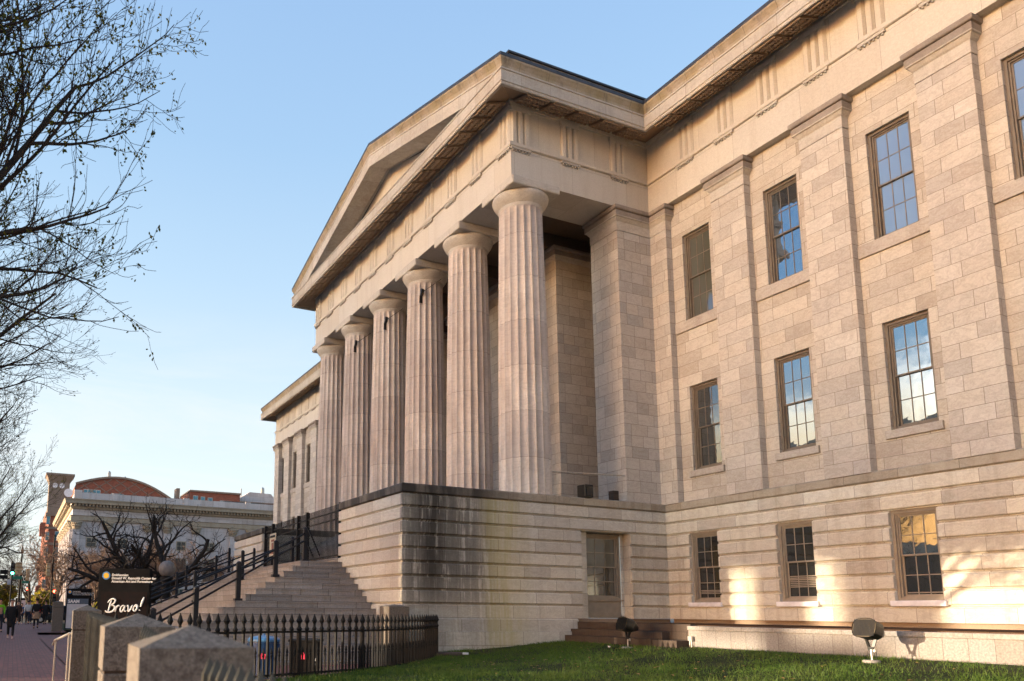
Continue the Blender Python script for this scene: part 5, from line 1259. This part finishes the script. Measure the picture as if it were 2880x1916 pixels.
# ------------------------------------------------------------------ people
SK = plain('skin', (.42,.22,.15), .6, 0., .06, 6.)
def skin_obj(name, verts, edges, rad, mat, parent):
    me = bpy.data.meshes.new(name); me.from_pydata(verts, edges, []); me.materials.append(mat)
    o = bpy.data.objects.new(name, me); COL.objects.link(o); o.parent = parent
    m = o.modifiers.new('skin', 'SKIN'); m.use_smooth_shade = True
    sv = me.skin_vertices[0].data
    for i, r in enumerate(rad): sv[i].radius = (r, r*.85) if not isinstance(r, tuple) else r; sv[i].use_root = i == 0
    o.modifiers.new('sub', 'SUBSURF').render_levels = 2
    return o
def person(loc, rz, label, coat, trouser, hair, hgt=1.75, stride=.2, hem=.55, arms=.06, bag=None, shoes=None):
    """faces local +x"""
    o = thing('person', label, 'person', loc, rz); s = hgt/1.75; o.scale = (s,s,s); st = stride
    J = [(0,0,.95),(0,0,1.15),(.01,0,1.36),(.02,0,1.48),(.03,0,1.56),(.045,0,1.65),(.03,0,1.73)]
    rad = [.13,.12,.14,.055,.065,.085,.05]; E = [(0,1),(1,2),(2,3),(3,4),(4,5),(5,6)]
    def add(p, r, a): J.append(p); rad.append(r); E.append((a, len(J)-1)); return len(J)-1
    legs = []
    for sd in (1,-1):
        f = st*sd; h = add((0,.09*sd,.88),.085,0); k = add((f*.55+.03,.095*sd,.49),.06,h); a = add((f-.0,.095*sd,.10+(.06 if f < 0 else 0)),.042,k); t_ = add((f+.14,.10*sd,.04+(.0 if f > 0 else .02)),.035,a); legs.append((h,k,a,t_))
        sh_ = add((0,.17*sd,1.41),.06,2); e = add((-f*.35,.23*sd,1.13),.042,sh_); w_ = add((-f*.7+.08,.22*sd,.90),.03,e); hd = add((-f*.8+.10,.22*sd,.83),.034,w_); add((-f*.8+.13,.22*sd,.76),.018,hd); add((-f*.8+.15,.19*sd,.81),.014,hd)
    skin_obj('body', J, E, rad, SK, o)
    cv = [(0,0,hem),(0,0,.80),(0,0,1.05),(.01,0,1.3),(.015,0,1.45)]; cr = [(.17,.20),(.17,.20),(.16,.185),(.16,.20),(.10,.12)]; ce = [(0,1),(1,2),(2,3),(3,4)]
    for sd in (1,-1):
        f = st*sd; b0 = len(cv); cv += [(0,.18*sd,1.41),(-f*.35,.24*sd,1.13),(-f*.7+.07,.23*sd,.92)]; cr += [.085,.066,.052]; ce += [(3,b0),(b0,b0+1),(b0+1,b0+2)]
    skin_obj('coat', cv, ce, cr, coat, o)
    tv = [(0,0,.93)]; tr2 = [(.135,.15)]; te = []
    for h,k,a,t_ in legs:
        b0 = len(tv); tv += [J[h],J[k],(J[a][0],J[a][1],J[a][2]+.02)]; tr2 += [.105,.08,.062]; te += [(0,b0),(b0,b0+1),(b0+1,b0+2)]
    skin_obj('trousers', tv, te, tr2, trouser, o)
    for h,k,a,t_ in legs: skin_obj('shoe', [(J[a][0]-.04,J[a][1],J[a][2]-.045),(J[t_][0]+.02,J[t_][1],J[t_][2])], [(0,1)], [.05,.045], shoes or M['binblack'], o)
    b = MB(); b.ball((.015,0,1.70),.105,14,10,.95); hv = [(x-.02 if z < 1.70 else x,y,max(z,1.655+max(0,x)*.8)) for x,y,z in b.v]; b.v = hv; obj('hair', b, hair, o, smooth=True)
    f_ = MB(); f_.ball((.115,0,1.635),.016,6,5); obj('nose', f_, SK, o)
    if bag: skin_obj('shoulder_bag', [(-.02,.27,.82),(.0,.28,.98)], [(0,1)], [.12,.09], bag, o)
    return o
cl = lambda n, c: plain(n, c, .8, 0., .12, 5., .2)
black = cl('black_cloth',(.012,.012,.014)); navy = cl('navy_cloth',(.015,.018,.03)); beige = cl('beige_cloth',(.26,.17,.11)); whitec = cl('white_cloth',(.50,.48,.46)); hivis = cl('lime_safety_cloth',(.22,.60,.03)); brown = cl('dark_brown_cloth',(.055,.03,.022)); blue_ = cl('blue_cloth',(.04,.13,.28)); redc = cl('red_cloth',(.40,.03,.03))
hb_ = cl('dark_hair',(.02,.014,.011)); hg = cl('grey_hair',(.12,.11,.10)); shoe_w = cl('pinkish_white_shoe',(.55,.38,.33))
Z_ = side_z
person((-20.66,-20.05,-1.05), R(0), 'person in a long black coat walking towards the camera on the brick sidewalk', black, black, hg, 1.80, .16, .48, shoes=shoe_w)
person((-26.5,-20.62,Z_(-26.5)), R(10), 'person in a lime safety jacket at the left edge of the sidewalk', hivis, navy, hb_, 1.72, .12, .8)
person((-44.9,-19.62,-.8), R(0), 'person in a dark brown coat just behind the long black coat', brown, brown, hb_, 1.7, .15, .5)
person((-44.3,-18.95,-.8), R(180), 'person in a white top and dark trousers walking away', whitec, navy, hb_, 1.72, .2, .82, bag=blue_)
person((-46.2,-18.78,-.8), R(0), 'person in a pale jacket beside the white top', whitec, navy, hb_, 1.74, .12, .82)
person((-30.5,-18.72,-.8), R(180), 'person in a black jacket and beige skirt walking away on the bricks', black, navy, hb_, 1.72, .14, .95)
person((-44.5,-17.75,-.8), R(170), 'person in a big dark coat with a pale bag near the granite pier', black, black, hb_, 1.76, .26, .6, bag=beige)
person((-50.,-18.2,-.85), R(0), 'person in a red jacket behind the group', redc, navy, hb_, 1.74, .1, .8)
person((-53.,-19.3,-.95), R(0), 'distant person in a blue jacket at the crossing', blue_, navy, hb_, 1.72, .12, .8)
sk_ = MB(); sk_.lathe([(.17,1.0),(.19,.9),(.24,.62),(.235,.6)], 16); 
for o in list(bpy.data.objects):
    if o.get('label','').startswith('person in a black jacket and beige skirt'): obj('skirt', sk_, beige, o)
